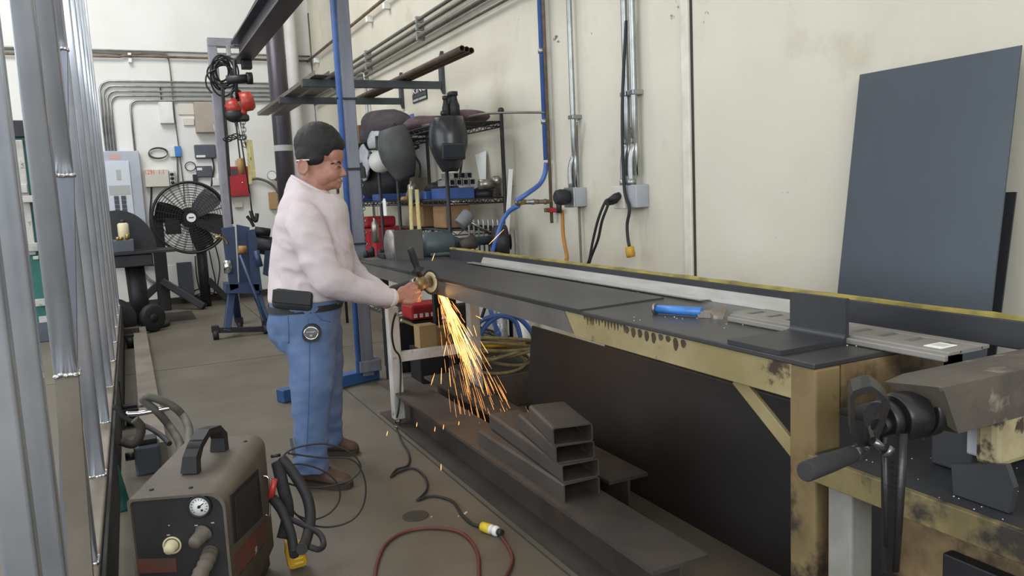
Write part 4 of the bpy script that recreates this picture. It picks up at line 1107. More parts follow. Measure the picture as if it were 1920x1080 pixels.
for (u, v, du, dv, y) in ((838, 640, -6, 28, 3.6), (828, 690, -1, 30, 3.6), (815, 700, -7, 22, 3.55), (842, 690, 3, 35, 3.62), (870, 690, 8, 45, 3.7), (905, 700, 10, 40, 3.75), (919, 790, 8, 34, 3.6), (888, 610, 6, 20, 3.8), (901, 640, 14, 22, 3.8), (892, 592, 12, 6, 3.8), (945, 430, -28, 28, 3.9), (1, 1, 0, 0, 0), (816, 800, -1, 9, 3.3), (832, 796, -1, 9, 3.3), (861, 790, -1, 7, 3.3), (782, 792, -1, 8, 3.35), (727, 808, -2, 9, 3.4), (827, 870, 0, 12, 3.0), (815, 475, -5, 14, 3.8)):
    if y == 0: continue
    p0, p1 = at(u, v, y=y), at(u + du, v + dv, y=y)
    b.loft_c([p0, p0.lerp(p1, .6), p1], [.0006, .0018, .001], 5)
tag(b.build('stray_sparks', 'spark'), 'stray sparks flying away from the stream', 'sparks', kind='stuff')
sl = bpy.data.lights.new('spark_glow', 'POINT'); sl.energy = 5.0; sl.color = (1.0, .55, .2); sl.shadow_soft_size = .06
so = bpy.data.objects.new('spark_glow', sl); COL.objects.link(so); so.location = O + V((-.03, -.10, -.04)) + V((.06, 0, 0))
# ------------------------------------------------------------------ pipe rack on the right wall
for (u, v, ut, vt, vb, ul, l) in ((822, 160, 822, 95, 178, 565, 'nearer dark steel rack arm with an upright on the right wall'), (747, 190, 747, 135, 205, 522, 'farther dark steel rack arm with an upright on the right wall')):
    q = at(u, v, x=2.5); zt, zb_ = at(ut, vt, x=2.5).z, at(ut, vb, x=2.5).z
    r = thing('rack_arm', (2.45, q.y, zb_), l, 'rack arm', 'pipe rack arms')
    MB().prism([(2.52, q.y - .035, zb_), (2.52, q.y - .035, zt), (2.52, q.y + .035, zt - .06), (2.52, q.y + .035, zb_ + .07)], (.03, 0, 0)).build('upright', 'rack_grey', r)
    xl = at(ul, v - 14, y=q.y).x
    MB().box((xl, q.y - .03, q.z - .03), (2.52, q.y + .03, q.z + .03), .003).build('arm', 'rack_grey', r)
zr = at(822, 150, x=2.4).z + .0
za = at(822, 160, x=2.5).z + .032
for k in range(3):
    tag(MB().lathe([(.017, 0), (.022, 0), (.022, 2.75), (.017, 2.75), (.017, 0)], (2.16 + .047 * k, 5.12 + .03 * k, za + .0225), (0, 1, 0), 14, False).build('rusty_pipe', 'rust_pipe'),
        ('leftmost', 'middle', 'rightmost, nearest the wall')[k] + ' of three rusty pipes on the rack arms', 'pipe', 'pipes on the rack arms')
# light channels at the arm tips
za2 = za + .001
for k, (xx, l) in enumerate(((1.46, 'silver channel resting on the rack arm tips, left one'), (1.62, 'silver channel resting on the rack arm tips, right one'))):
    tag(MB().channel([(-.06, 0), (.06, 0), (.06, .035), (.054, .035), (.054, .006), (-.054, .006), (-.054, .035), (-.06, .035)], (xx, 6.3, za2 + .002), (xx, 9.3, za2 + .002)).build('metal_channel', 'conduit_dark'), l, 'channel', 'channels on the rack arms')
# sign and notices on the right wall
qa, qb = at(774, 165, x=XW), at(802, 183, x=XW)
cy = (qa.y + qb.y) / 2; w = abs(qa.y - qb.y); zt, zb_ = at(788, 157, x=XW).z, at(788, 190, x=XW).z
sg = thing('wall_sign', (XW, cy, zb_), 'small black and white sign behind the pipes on the wall', 'sign')
MB().box((XW - .01, cy - w / 2, zb_), (XW, cy + w / 2, zt), .001).build('board', 'sign_black', sg)
hh = zt - zb_
text('KING', hh * .52, (XW - .0102, cy + w * .46, zb_ + hh * .52), (0, -1, 0), (0, 0, 1), 'white', 'lettering', sg, width=w * .92)
MB().box((XW - .0108, cy - w * .46, zb_ + hh * .26), (XW - .01, cy + w * .46, zb_ + hh * .45)).build('grey_band', 'rack_grey', sg)
for a, c in ((.46, .06), (0.02, -.46)):
    MB().box((XW - .0108, cy + w * a, zb_ + hh * .07), (XW - .01, cy + w * c, zb_ + hh * .2)).build('text_line', 'grey_label', sg)
q = at(769, 222, x=XW)
tag(MB().box((XW - .004, q.y - .12, q.z - .035), (XW, q.y + .12, q.z + .035)).build('label', 'pipe_blue'), 'small blue label on the wall above the brown jacket', 'label')
q = at(756, 232, x=XW)
s_ = tag(MB().box((XW - .003, q.y - .13, q.z - .14), (XW, q.y + .13, q.z + .11)).build('notice', 'paper'), 'pale paper notice under the small blue label', 'notice')
MB().prism([(XW - .004, q.y + .05, q.z + .02), (XW - .004, q.y - .05, q.z + .02), (XW - .004, q.y - .01, q.z + .045), (XW - .004, q.y - .012, q.z + .09), (XW - .004, q.y + .012, q.z + .09), (XW - .004, q.y + .01, q.z + .045)], (.001, 0, 0)).build('figure', 'sign_black', s_)
q = at(789, 285, x=XW)
tag(MB().box((XW - .003, q.y - .16, q.z - .24), (XW, q.y + .10, q.z + .24)).build('paper_sheet', 'paper'), 'tall pale paper hanging on the wall between the two hoods', 'paper')
q = at(903, 313, x=XW - .02)
tag(MB().prism([(XW - .02, q.y + .12, q.z + .10), (XW - .02, q.y - .10, q.z + .12), (XW - .05, q.y - .13, q.z - .12), (XW - .05, q.y - .02, q.z - .1)], (.003, 0, 0)).build('paper_sheet', 'paper'), 'folded white paper hanging right of the near hood', 'paper')

# ------------------------------------------------------------------ wire shelving
def wire_shelf(x0, x1, y0, y1, z, m, parent, n=12):
    b = MB()
    for (a, c) in (((x0, y0), (x1, y0)), ((x1, y0), (x1, y1)), ((x1, y1), (x0, y1)), ((x0, y1), (x0, y0))):
        p, q = V((*a, z)), V((*c, z))
        b.loft_c([p, q], .006, 6); b.loft_c([p - V((0, 0, .035)), q - V((0, 0, .035))], .005, 6)
        k = max(4, int((q - p).length / .055)); zz = [p.lerp(q, i / k) - V((0, 0, .035 * (i % 2))) for i in range(k + 1)]
        b.loft_c(zz, .0035, 5)
    k = int((y1 - y0) / .04)
    for i in range(1, k): b.loft_c([(x0, y0 + (y1 - y0) * i / k, z), (x1, y0 + (y1 - y0) * i / k, z)], .0028, 5)
    return b.build('shelf', m, parent)
SX0, SX1, SY0, SY1 = 2.02, 2.46, 5.18, 6.3
q1 = at(845, 375, y=SY0); ztop = at(950, 228, y=SY0).z
zlow = q1.z + .0
sh1 = thing('wire_shelving', ((SX0 + SX1) / 2, (SY0 + SY1) / 2, 0), 'black wire shelving unit nearest the bench end', 'shelving')
for xx in (SX0, SX1):
    for yy in (SY0, SY1):
        zt = ztop + .07 if not (xx == SX0 and yy == SY0) else ztop + .05
        MB().cyl((xx, yy, 0), (xx, yy, zt), .0145, seg=12).lathe([(.02, 0), (.024, .012), (.018, .03), (.004, .035)], (xx, yy, zt - .005), (0, 0, 1), 12).build('post', 'black', sh1)
zmid = at(800, 428, y=5.8).z
for zz in (.25, zmid, zlow, ztop): wire_shelf(SX0, SX1, SY0, SY1, zz, 'black', sh1)
TX0, TX1, TY0, TY1 = 2.0, 2.46, 6.75, 8.3
sh2 = thing('wire_shelving', ((TX0 + TX1) / 2, (TY0 + TY1) / 2, 0), 'farther black shelving unit behind the gantry post, with red cases', 'shelving')
for xx in (TX0, TX1):
    for yy in (TY0, TY1): MB().cyl((xx, yy, 0), (xx, yy, 1.85), .015, seg=10).build('post', 'black', sh2)
zz2 = [at(700, v, x=2.2).z for v in (272, 378, 480)]
for zz in zz2 + [.3]: wire_shelf(TX0, TX1, TY0, TY1, zz, 'black', sh2)
# --- welding hoods
def hood(c, f, label, m, hgt=.36, wd=.27, dp=.17, window=True):
    f = V(f).normalized(); z = V((0, 0, 1)); f = (f - z * f.z).normalized(); s = f.cross(z)
    t = thing('welding_hood', c - z * hgt / 2, label, 'welding hood', 'welding hoods on the shelf')
    rr = []
    for k in range(13):
        h = k / 12; zz = hgt * (.5 - h)
        w = wd * (.40 + .10 * math.sin(min(1, h * 3) * PI / 2)) * (1 - .62 * max(0, h - .45) ** 1.6 / .55 ** 1.6)
        d = dp * (.55 + .45 * math.sin(min(1, h * 2.2 + .15) * PI / 2)) * (1 - .35 * max(0, h - .6) / .4)
        row = []
        for j in range(21):
            a = PI * (j / 20 - .5) * 1.05
            row.append(c + s * (w * math.sin(a) / math.sin(PI * .5)) + f * (d * max(-.1, math.cos(a))) + z * zz)
        rr.append(row)
    b = MB()
    vv = [[b.bm.verts.new(p) for p in r] for r in rr]
    top = b.bm.verts.new(c + z * (hgt * .52))
    for i in range(12):
        for j in range(20):
            b.bm.faces.new((vv[i][j], vv[i][j + 1], vv[i + 1][j + 1], vv[i + 1][j])).smooth = True
    for j in range(20): b.bm.faces.new((top, vv[0][j + 1], vv[0][j])).smooth = True
    bmesh.ops.recalc_face_normals(b.bm, faces=b.bm.faces[:])
    bmesh.ops.solidify(b.bm, geom=b.bm.faces[:], thickness=.004)
    for fc in b.bm.faces: fc.smooth = True
    b.build('shell', m, t)
    if window:
        MB().obox(c + f * (dp * .97) - z * .055, (wd * .60, .022, hgt * .30), s, f, .014).build('visor_frame', 'hood_black', t)
        MB().obox(c + f * (dp * .97 + .009) - z * .055, (wd * .54, .01, hgt * .24), s, f, .010).build('visor', 'visor', t)
    hb = MB()
    hb.tube([c + s * wd * .42 + z * .05, c + s * wd * .30 - f * .10 + z * .02, c - f * .15, c - s * wd * .30 - f * .10 + z * .02, c - s * wd * .42 + z * .05], .010, 8)
    hb.tube([c - s * wd * .40 - z * .02, c - s * wd * .36 - f * .05 - z * .12, c - s * wd * .28 - f * .03 - z * .22], .009, 8)
    hb.build('headband', 'black_soft', t)
    return t
c1 = at(841, 271, y=5.08)
hood(c1, (-.18, -1, .0), 'black welding hood with dark visor hanging at the near shelf corner', 'hood_black', .37, .265, .16)
c2 = at(767, 333, x=2.0) + V((0, 0, .20))
h2 = hood(c2, (-1, -.35, 0), 'grey welding hood seen from the side, hanging left of the black one', 'hood_grey', .40, .31, .18, False)
h2.rotation_euler = (0, -.24, 0)
# objects on the top shelf
def lump(name, c, r, m, label, cat, seed=0, rot=None, amp=.25, fq=5.0):
    b = MB().ell(c, r, rot, 28, 18)
    c = V(c)
    for v in b.bm.verts:
        d = v.co - c; v.co = c + d * (1 + amp * noise.noise(V((v.co.x * fq + seed, v.co.y * fq, v.co.z * fq * 1.4))))
        v.co.z = max(v.co.z, c.z - r[2] * .72)
    return tag(b.build(name, m), label, cat)
q = at(800, 234, x=2.2)
lump('leather_jacket', (2.22, SY1 - .25, ztop + .06), (.2, .26, .075), 'leather_red', 'crumpled brown leather jacket on the far end of the top shelf', 'jacket', 1)
lump('leather_apron', (2.28, SY0 + .28, ztop + .05), (.16, .24, .055), 'leather_red', 'flat reddish leather piece on the near end of the top shelf', 'leather piece', 5)
for k, (u, vt, vb, rad, l) in enumerate(((837, 180, 225, .026, 'left and thinner of the black bottle-like cylinders on the top shelf'), (846, 174, 225, .026, 'middle black cylinder on the top shelf'), (852, 172, 225, .042, 'right and thickest black cylinder on the top shelf'))):
    yy = SY0 + .08 + .06 * (k % 2); p = at(u, vb, y=yy); zt = at(u, vt, y=yy).z; H = zt - ztop - .006
    tag(MB().lathe([(rad, 0), (rad, H * .55), (rad * .78, H * .66), (rad * .62, H * .8), (rad * .62, H * .86), (rad * .8, H * .87), (rad * .8, H)], (p.x, yy, ztop + .006), (0, 0, 1), 20).build('spray_bottle', 'black_iron'), l, 'bottle', 'dark cylinders on the top shelf')
pa = at(870, 222, y=5.35)
pts = [V((2.05, 5.7, ztop + .02)), at(866, 222, y=5.3), at(905, 214, y=5.1), at(960, 211, y=4.85), rw(1022, 211, .05)]
tag(MB().tube(pts, .009, 6).build('bent_rod', 'conduit_dark'), 'thin bent rod reaching from the top shelf to the blue air pipe', 'rod')
# lower shelf: bins, tube ends, small tools
b1 = thing('parts_bin', (2.15, 5.5, zlow + .008), 'blue plastic bin full of square tube ends on the near shelf', 'bin')
MB().box((2.06, 5.32, zlow + .007), (2.28, 5.62, zlow + .012)).box((2.06, 5.32, zlow + .012), (2.064, 5.62, zlow + .085)).box((2.276, 5.32, zlow + .012), (2.28, 5.62, zlow + .085)).box((2.064, 5.32, zlow + .012), (2.276, 5.326, zlow + .085)).box((2.064, 5.614, zlow + .012), (2.276, 5.62, zlow + .085)).build('tray', 'bin_blue', b1)
tt = None; k = 0
for row, (n, z) in enumerate(((4, .10), (3, .148))):
    for i in range(n):
        x = 2.085 + i * .052 + row * .03
        o = MB().frame((x, 5.30, zlow + z), (1, 0, 0), (0, 0, 1), .044, .044, .005, (0, .24, 0)).build('square_tube', 'conduit')
        tag(o, '%s of the %s row of square tube ends above the blue bin' % (('first', 'second', 'third', 'last')[i] if row == 0 else ('first', 'middle', 'last')[i], ('lower', 'upper')[row]), 'tube end', 'square tube ends on the shelf')
b2 = thing('parts_bin', (2.07, 5.8, zlow + .008), 'darker blue bin toward the middle of the lower shelf', 'bin')
MB().box((2.03, 5.68, zlow + .007), (2.2, 6.0, zlow + .07), .006).build('tray', 'bin_blue', b2)
q = at(800, 352, x=2.06)
tag(MB().lathe([(.036, 0), (.036, .11), (.03, .125), (.012, .13), (.012, .15)], (2.07, 6.1, zlow + .007), (0, 0, 1), 18).build('spray_can', 'bare_steel'), 'silver can standing at the far end of the lower shelf', 'can')
tag(MB().lathe([(.05, 0), (.05, .015), (.04, .03), (.0, .032)], (2.06, 6.22, zlow + .007), (0, 0, 1), 18).build('sanding_disc', 'wood'), 'pale round disc lying at the far end of the lower shelf', 'disc')
lump('rag', (2.10, 5.42, zlow + .04), (.035, .04, .03), 'wood', 'orange brown lump at the front edge of the lower shelf', 'rag', 3)
tag(MB().cyl((2.29, 5.25, zlow + .10), (2.40, 5.24, zlow + .10), .036, seg=20).build('pipe_coupling', 'bare_steel'), 'silver pipe coupling lying on the lower shelf', 'coupling')
tag(MB().lathe([(.034, 0), (.034, .09), (.040, .09), (.040, .13), (.02, .15)], (2.425, 5.24, zlow + .007), (0, 0, 1), 18).build('steel_cup', 'bare_steel'), 'upright steel cup at the near end of the lower shelf', 'cup')
lump('dark_parts', (2.36, 5.36, zlow + .035), (.08, .12, .05), 'black_iron', 'heap of dark iron parts beside the silver coupling', 'iron parts', 7)
lump('dark_parts', (2.30, 6.0, zlow + .07), (.12, .2, .09), 'black_iron', 'heap of dark iron parts at the far end of the lower shelf', 'iron parts', 9, amp=.5, fq=9)
# grinder attachments between shelf and bench: C-clamp style hammer, chisels
for k in range(7):
    u = 880 + 9 * k; p = at(u, 440, x=2.40 - .0 * k); yy = 5.02
    p = at(u, 440, y=yy)
    tag(MB().loft_c([(p.x, yy, .86), (p.x, yy, at(u, 428, y=yy).z), (p.x, yy, at(u, 414, y=yy).z), (p.x, yy, at(u, 411, y=yy).z)], [.007, .007, .010, .006], 8).build('punch', 'conduit'), '%s from the left in the row of upright silver punches behind the grinder' % ('first', 'second', 'third', 'fourth', 'fifth', 'sixth', 'seventh')[k], 'punch', 'upright punches behind the bench grinder')
MB0 = tag(MB().box((2.02, 4.96, .82), (2.44, 5.09, .868), .004).build('tool_holder', 'black_iron'), 'dark rack holding the upright silver punches', 'tool holder')
p = at(872, 412, y=4.95)
hm = thing('rubber_mallet', (p.x, 4.95, at(870, 430, y=4.95).z), 'grey rubber mallet leaning on the shelf behind the bench grinder', 'mallet')
pa, pb_ = at(862, 422, y=4.95), at(880, 400, y=4.95)
MB().loft_c([pa, pa.lerp(pb_, .08), pa.lerp(pb_, .92), pb_], [.042, .047, .047, .042], 18).build('head', 'mallet_grey', hm)
MB().cyl(at(880, 415, y=4.95), at(922, 440, y=4.98), .008, seg=10).build('handle', 'bare_steel', hm)
p0, p1 = at(953, 470, y=5.0), at(957, 316, y=5.04)
p0, p1 = at(949, 470, y=5.1), at(958, 317, y=5.1)
w_ = V((.016, 0, 0)); p0 = p0 + (p0 - p1) * .9
st = MB().prism([p0 - w_, p0 + w_, p1 + w_, p1 - w_], (0, .006, 0))
tag(st.build('slotted_strip', 'white'), 'white slotted metal strip standing against the near shelf', 'strip')
p0, p1 = at(968, 470, y=4.9), at(969, 432, y=4.92)
tag(MB().box((p0.x - .006, 4.9, .5), (p0.x + .01, 4.91, p1.z)).build('slotted_strip', 'conduit'), 'short pale metal strip right of the bench grinder', 'strip')
tag(MB().box((2.06, 5.36, zmid + .008), (2.26, 5.62, zmid + .17), .01).build('cardboard_box', 'cardboard'), 'brown cardboard box at the near end of the near shelf', 'box')
tag(MB().box((2.06, 5.85, zmid + .008), (2.3, 6.2, zmid + .2), .01).build('cardboard_box', 'cardboard'), 'brown cardboard box at the far end of the near shelf', 'box')
for k, (u0, u1, l) in enumerate(((771, 775, 'left of the two pale yellow straps hanging from the shelf'), (783, 791, 'right of the two pale yellow straps hanging from the shelf'))):
    pa, pb_ = at(u0, 355, x=1.99), at(u1, 470, x=1.99)
    tag(MB().prism([pa, pa + V((0, .07, 0)), pb_ + V((0, .07, 0)), pb_], (.008, 0, 0)).build('lifting_strap', 'straw'), l, 'strap', 'straps on the near shelf')

# farther shelving contents
q = at(640, 250, y=7.4)
def fs(u, v, x=2.1): return at(u, v, x=x)
z1 = zz2[0] + .008
tag(MB().box((2.02, 7.4, z1), (2.42, 8.25, z1 + .17), .004).build('cardboard_box', 'cardboard'), 'brown cardboard box on top of the farther shelving', 'box')
lump('duffel_bag', (2.2, 7.1, z1 + .10), (.24, .42, .16), 'bag_dark', 'dark duffel bag slumped on top of the farther shelving', 'bag', 2)
hq2 = at(709, 263, x=2.05)
lump('foil_roll', (2.05, hq2.y, hq2.z), (.10, .13, .10), 'bag_white', 'white crumpled dust mask bundle on the farther top shelf', 'bundle', 6)
hq2 = at(709, 303, x=2.0)
tag(MB().ell((2.02, hq2.y, hq2.z), (.10, .12, .10)).build('white_helmet', 'plastic_white'), 'round white helmet hanging under the farther top shelf', 'helmet')
hq2 = at(682, 305, x=1.98)
pb_ = thing('parts_bag', (1.98, hq2.y, hq2.z - .18), 'clear plastic bag of parts hanging left of the white helmet', 'plastic bag')
b = MB().ell((1.98, hq2.y, hq2.z), (.03, .17, .17), None, 24, 16)
for v in b.bm.verts: v.co += V((.03 * noise.noise(v.co * 14), .015 * noise.noise(v.co * 9), 0))
b.build('bag', 'bag_white', pb_)
MB().box((1.945, hq2.y - .12, hq2.z - .14), (1.96, hq2.y + .06, hq2.z + .0), .003).build('contents', 'black_iron', pb_)
z2 = zz2[1] + .008
lump('black_bag', (2.2, 7.25, z2 + .18), (.2, .36, .22), 'black_soft', 'black tool bag on the middle farther shelf', 'bag', 8)
tag(MB().box((2.01, 7.75, z2), (2.25, 8.1, z2 + .14), .01).build('parts_bin', 'bin_blue'), 'small blue bin at the far left of the middle farther shelf', 'bin')
tag(MB().box((2.01, 6.8, z2), (2.25, 7.05, z2 + .06), .006).build('parts_bin', 'bin_blue'), 'low blue tray at the near end of the middle farther shelf', 'bin')
z3 = zz2[2] + .008
rc = thing('tool_case', (2.2, 7.55, z3), 'large red plastic tool case on the farther shelving', 'case')
MB().box((2.03, 7.2, z3), (2.4, 8.0, z3 + .30), .03).build('case', 'red', rc)
MB().box((1.99, 7.45, z3 + .13), (2.03, 7.75, z3 + .17), .012).build('handle', 'black', rc)
tag(MB().box((2.0, 7.3, z3 + .305), (2.3, 7.7, z3 + .40), .02).build('tool_case', 'red'), 'smaller red case stacked on the large red tool case', 'case')
tag(MB().lathe([(.035, 0), (.035, .16), (.028, .18), (.014, .2), (.014, .22)], (1.96, 6.85, TZ - .0), (0, 0, 1), 16).build('spray_can', 'bare_steel'), 'silver bottle standing before the red cases', 'bottle')
tgq = at(721, 389, x=1.95)
tg = thing('paper_tag', tgq, 'little white paper tag hanging at the farther shelf post', 'tag')
MB().prism([(1.95, tgq.y - .045, tgq.z - .07), (1.95, tgq.y + .045, tgq.z - .07), (1.95, tgq.y + .045, tgq.z + .05), (1.95, tgq.y + .02, tgq.z + .075), (1.95, tgq.y - .02, tgq.z + .075), (1.95, tgq.y - .045, tgq.z + .05)], (.003, 0, 0)).build('card', 'paper', tg)
MB().loft_c([(1.952, tgq.y, tgq.z + .07), (1.99, 6.745, zz2[1] - .02)], .003, 5).build('string', 'white', tg)
b = MB(); cc = at(676, 345, x=1.97)
for k in range(16): b.torus((1.97, cc.y, cc.z + .1 - .055 * k), (1, 0, 0) if k % 2 else (0, 1, 0), .026, .006, 12, 5, ry=.018)
tag(b.build('steel_chain', 'conduit'), 'short steel chain hanging left of the red cases', 'chain')
tag(MB().cyl((1.97, 7.45, z2 - .30), (1.97, 8.0, z2 - .30), .05, seg=14).build('dark_cylinder', 'black_iron'), 'dark cylinder lying above the red cases', 'cylinder')

# ------------------------------------------------------------------ bench grinder on its stand
GY = 4.93
gs = thing('grinder_stand', (1.95, 5.0, 0), 'dark steel stand at the far bench end under the bench grinder', 'stand')
MB().box((1.42, 5.03, TZ - .03), (2.0, 5.42, TZ - .004), .003).build('top', 'mill_grey', gs)
for xx, yy in ((1.55, 5.34), (1.93, 5.34), (1.93, 5.06)): MB().box((xx, yy, 0), (xx + .05, yy + .05, TZ - .03), .004).build('leg', 'black_iron', gs)
zc = at(815, 458, y=GY).z
bg = thing('bench_grinder', (1.95, GY, TZ), 'long double ended bench grinder at the far end of the bench', 'bench grinder')
xa, xb = at(728, 460, y=GY).x, at(962, 455, y=GY).x
x1, x2, x3 = at(785, 460, y=GY).x, at(850, 460, y=GY).x, at(925, 460, y=GY).x
MB().lathe([(.03, 0), (.065, .012), (.082, .03), (.084, (x2 - x1) - .03), (.066, (x2 - x1) - .01), (.045, (x2 - x1)), (.04, (x2 - x1) + .03), (.03, (x2 - x1) + .035), (.03, x3 - x1)], (x1, GY, zc), (1, 0, 0), 28).build('motor', 'grinder_blue', bg)
MB().box((x1 + .05, GY - .08, TZ), (x2 - .05, GY + .08, zc - .05), .02).build('base', 'grinder_blue', bg)
r = .115
MB().lathe([(.0, 0), (r, 0), (r, .035), (.03, .04)], (xa + .01, GY + .02, zc), (1, 0, 0), 36).build('wheel', 'steel_wool', bg)
gx0 = at(738, 460, y=GY - .1).x
MB().obox(((gx0 + x1) / 2 - .005, GY - .115, zc + .005), ((x1 - gx0) - .01, .01, .215), (1, .0, 0), (0, 1, 0), .02).build('guard', 'mill_grey', bg)
MB().lathe([(.03, 0), (.05, .004), (.115, .03), (.12, .07), (.12, .11), (.05, .12), (.05, .125), (.0, .126)], (x3 - .02, GY, zc - .02), (1, -.25, 0), 36).build('wheel_guard', 'black_iron', bg)
MB().lathe([(.04, 0), (.055, .004), (.0, .01)], (x3 + .105, GY - .045, zc - .02), (1, -.25, 0), 28).build('wheel_flange', 'mill_brown', bg)
MB().loft_c([at(890, 452, y=GY - .05), at(862, 462, y=GY - .05)], [.05, .03], 14).build('shaft_shroud', 'mill_brown', bg)
tag(MB().box((1.49, 5.05, TZ), (1.62, 5.2, TZ + .03), .004).build('small_block', 'black_iron'), 'small dark block beside the grinder guard', 'block')
for k in range(4):
    q = at(690 + 9 * k, 483 - (k % 2) * 6, z=TZ)
    tag(MB().lathe([(.02, 0), (.02, .03 + .02 * (k % 2)), (.012, .05 + .02 * (k % 2))], (1.44 + .05 * k, 5.30 + .03 * (k % 2), TZ - .004), (0, 0, 1), 10).build('small_part', 'black_iron'), ('leftmost', 'second', 'third', 'rightmost')[k] + ' of four small dark parts left of the grinder', 'part', 'small parts on the grinder stand')

# ------------------------------------------------------------------ gantry: post, blue pipe, blue base
bq = at(690, 716, z=0)
gt = thing('gantry_post', (bq.x, bq.y, 0), 'tall grey steel post with blue base between the man and the shelves', 'gantry')
xg, yg = bq.x, bq.y
MB().box((xg - .042, yg - .04, .05), (xg + .042, yg + .04, 5.9), .006).build('post', 'gantry_steel', gt)
MB().cyl((xg - .07, yg - .045, .08), (xg - .07, yg - .045, 5.9), .020, seg=14).build('blue_pipe', 'pipe_blue', gt)
bl, br = at(632, 728, z=.0), at(706, 709, z=.0)
d = (br - bl).normalized()
MB().bar(bl - d * .45 + V((0, 0, .045)), br + V((0, 0, .045)), .09, .085, (0, 0, 1), .006).build('base_beam', 'gantry_blue', gt)
MB().box((xg - .07, yg - .07, .085), (xg + .09, yg + .07, .17), .006).build('base_bracket', 'gantry_steel', gt)
MB().box((xg - .10, yg - .06, 1.52), (xg + .044, yg - .038, 1.535)).box((xg - .10, yg - .06, 2.0), (xg + .044, yg - .038, 2.012)).box((xg - .10, yg - .06, 1.0), (xg + .044, yg - .038, 1.012)).build('tie', 'black', gt)

# ------------------------------------------------------------------ overhead beam, hoist, goal-shaped frame
yh = 8.8
pe = at(450, 100, y=yh)
bx, bz = pe.x, pe.z
ob = thing('overhead_beam', (bx, yh, bz - .1), 'dark overhead I-beam running toward the camera with a hoist at its end', 'beam')
prof = [(-.085, -.11), (.085, -.11), (.085, -.092), (.008, -.092), (.008, .092), (.085, .092), (.085, .11), (-.085, .11), (-.085, .092), (-.008, .092), (-.008, -.092), (-.085, -.092)]
MB().prism([(bx + a, yh, bz + c) for a, c in prof], (0, -7.0, 0)).build('beam', 'beam_dark', ob)
MB().box((bx - .13, yh - .01, bz - .03), (bx - .09, yh + .05, bz + .08), .004).build('end_stop', 'conduit', ob)
q = at(432, 420, y=9.0); xf = q.x - .02
fr = thing('goal_frame', (xf, 9.05, 0), 'goal shaped grey steel frame holding the overhead beam end', 'frame')
zt = at(393, 88, y=9.05).z
MB().box((xf - .045, 9.0, 0), (xf + .045, 9.1, zt), .005).build('post', 'frame_grey', fr)
MB().box((xf - .045, 9.0, zt - .0), (bx + .1, 9.1, zt + .09), .005).build('crossbar', 'frame_grey', fr)
MB().box((bx - .03, 8.79, bz + .11), (bx + .03, 9.0, bz + .2)).box((bx - .03, 8.98, bz + .11), (bx + .03, 9.0, zt + .05)).build('hanger', 'gantry_steel', fr)
# hoist
hq_ = lambda u, v, y=8.55: at(u, v, y=y)
ho = thing('electric_hoist', hq_(447, 240), 'red and black electric hoist hanging from the overhead beam', 'hoist')
pa, pb_ = hq_(436, 203), hq_(470, 188)
MB().loft_c([hq_(424, 206), hq_(432, 203), hq_(446, 197)], [.045, .075, .085], 18).build('motor', 'red_bright', ho)
MB().loft_c([hq_(450, 192), hq_(470, 189), hq_(474, 188)], [.10, .098, .08], 22).build('gearbox', 'red_bright', ho)
MB().ell(hq_(440, 216), (.10, .08, .075)).box(hq_(442, 228) - V((.0, .06, 0)), hq_(466, 215) + V((0, .06, 0)), .02).build('drum_housing', 'black', ho)
MB().ell(hq_(454, 211), (.05, .06, .045)).build('cap', 'red_bright', ho)
MB().cyl(hq_(445, 185), (hq_(445, 185).x, 8.55, bz - .11), .018, seg=10).torus(hq_(443, 178), (0, 1, 0), .05, .014, 20, 8).build('hook', 'black_iron', ho)
b = MB()
for u in (440, 445, 450): b.cyl(hq_(u, 228), hq_(u + 6, 262), .006, seg=6)
for k in range(8): b.torus(hq_(455 + .6 * k, 222 + 7 * k), (0, 1, 0) if k % 2 else (1, 0, 0), .022, .006, 12, 5, ry=.028)
b.build('chain', 'conduit', ho)
b = MB().cyl(hq_(458, 262), hq_(470, 300), .008, seg=6).cyl(hq_(452, 262), hq_(468, 362), .008, seg=6).cyl(hq_(468, 362), hq_(472, 395), .008, seg=6)
b.build('load_line', 'rubber', ho)
b = MB()
for k, (u, v) in enumerate(((427, 261), (434, 258), (443, 255), (452, 258))): b.torus(hq_(u, v, 8.5), (.2 * k - .3, 1, .1), .045, .007, 20, 6, ry=.022)
b.build('coiled_cord', 'rubber', ho)
pd = thing('pendant_control', hq_(452, 328, 8.5), 'orange hoist pendant control hanging on its cord', 'pendant control')
MB().loft_c([hq_(450, 297, 8.5), hq_(452, 312, 8.5), hq_(454, 327, 8.5)], [.032, .036, .028], 12).build('handle', 'wood', pd)
MB().tube([hq_(443, 228, 8.5), hq_(446, 262, 8.5), hq_(450, 297, 8.5)], .008, 6).build('cord', 'rubber', pd)
for k, (ua, ub, l) in enumerate(((462, 470, 'left end of the pale yellow sling below the hoist'), (468, 477, 'right end of the pale yellow sling below the hoist'))):
    tag(MB().prism([hq_(ua, 262, 8.5), hq_(ua + 5, 262, 8.5), hq_(ub + 3, 345 - 12 * k, 8.5), hq_(ub - 3, 345 - 12 * k, 8.5)], (0, .02, 0)).build('lifting_sling', 'straw'), l, 'sling', 'sling hanging from the hoist')
hk = thing('load_hook', hq_(478, 418, 8.5), 'black hook and shackle hanging below the hoist', 'hook')
MB().tube([hq_(470, 395, 8.5), hq_(474, 408, 8.5), hq_(480, 414, 8.5), hq_(482, 400, 8.5)], .02, 8).tube([hq_(463, 405, 8.5), hq_(470, 414, 8.5), hq_(476, 425, 8.5)], .016, 8).build('hook', 'black_iron', hk)
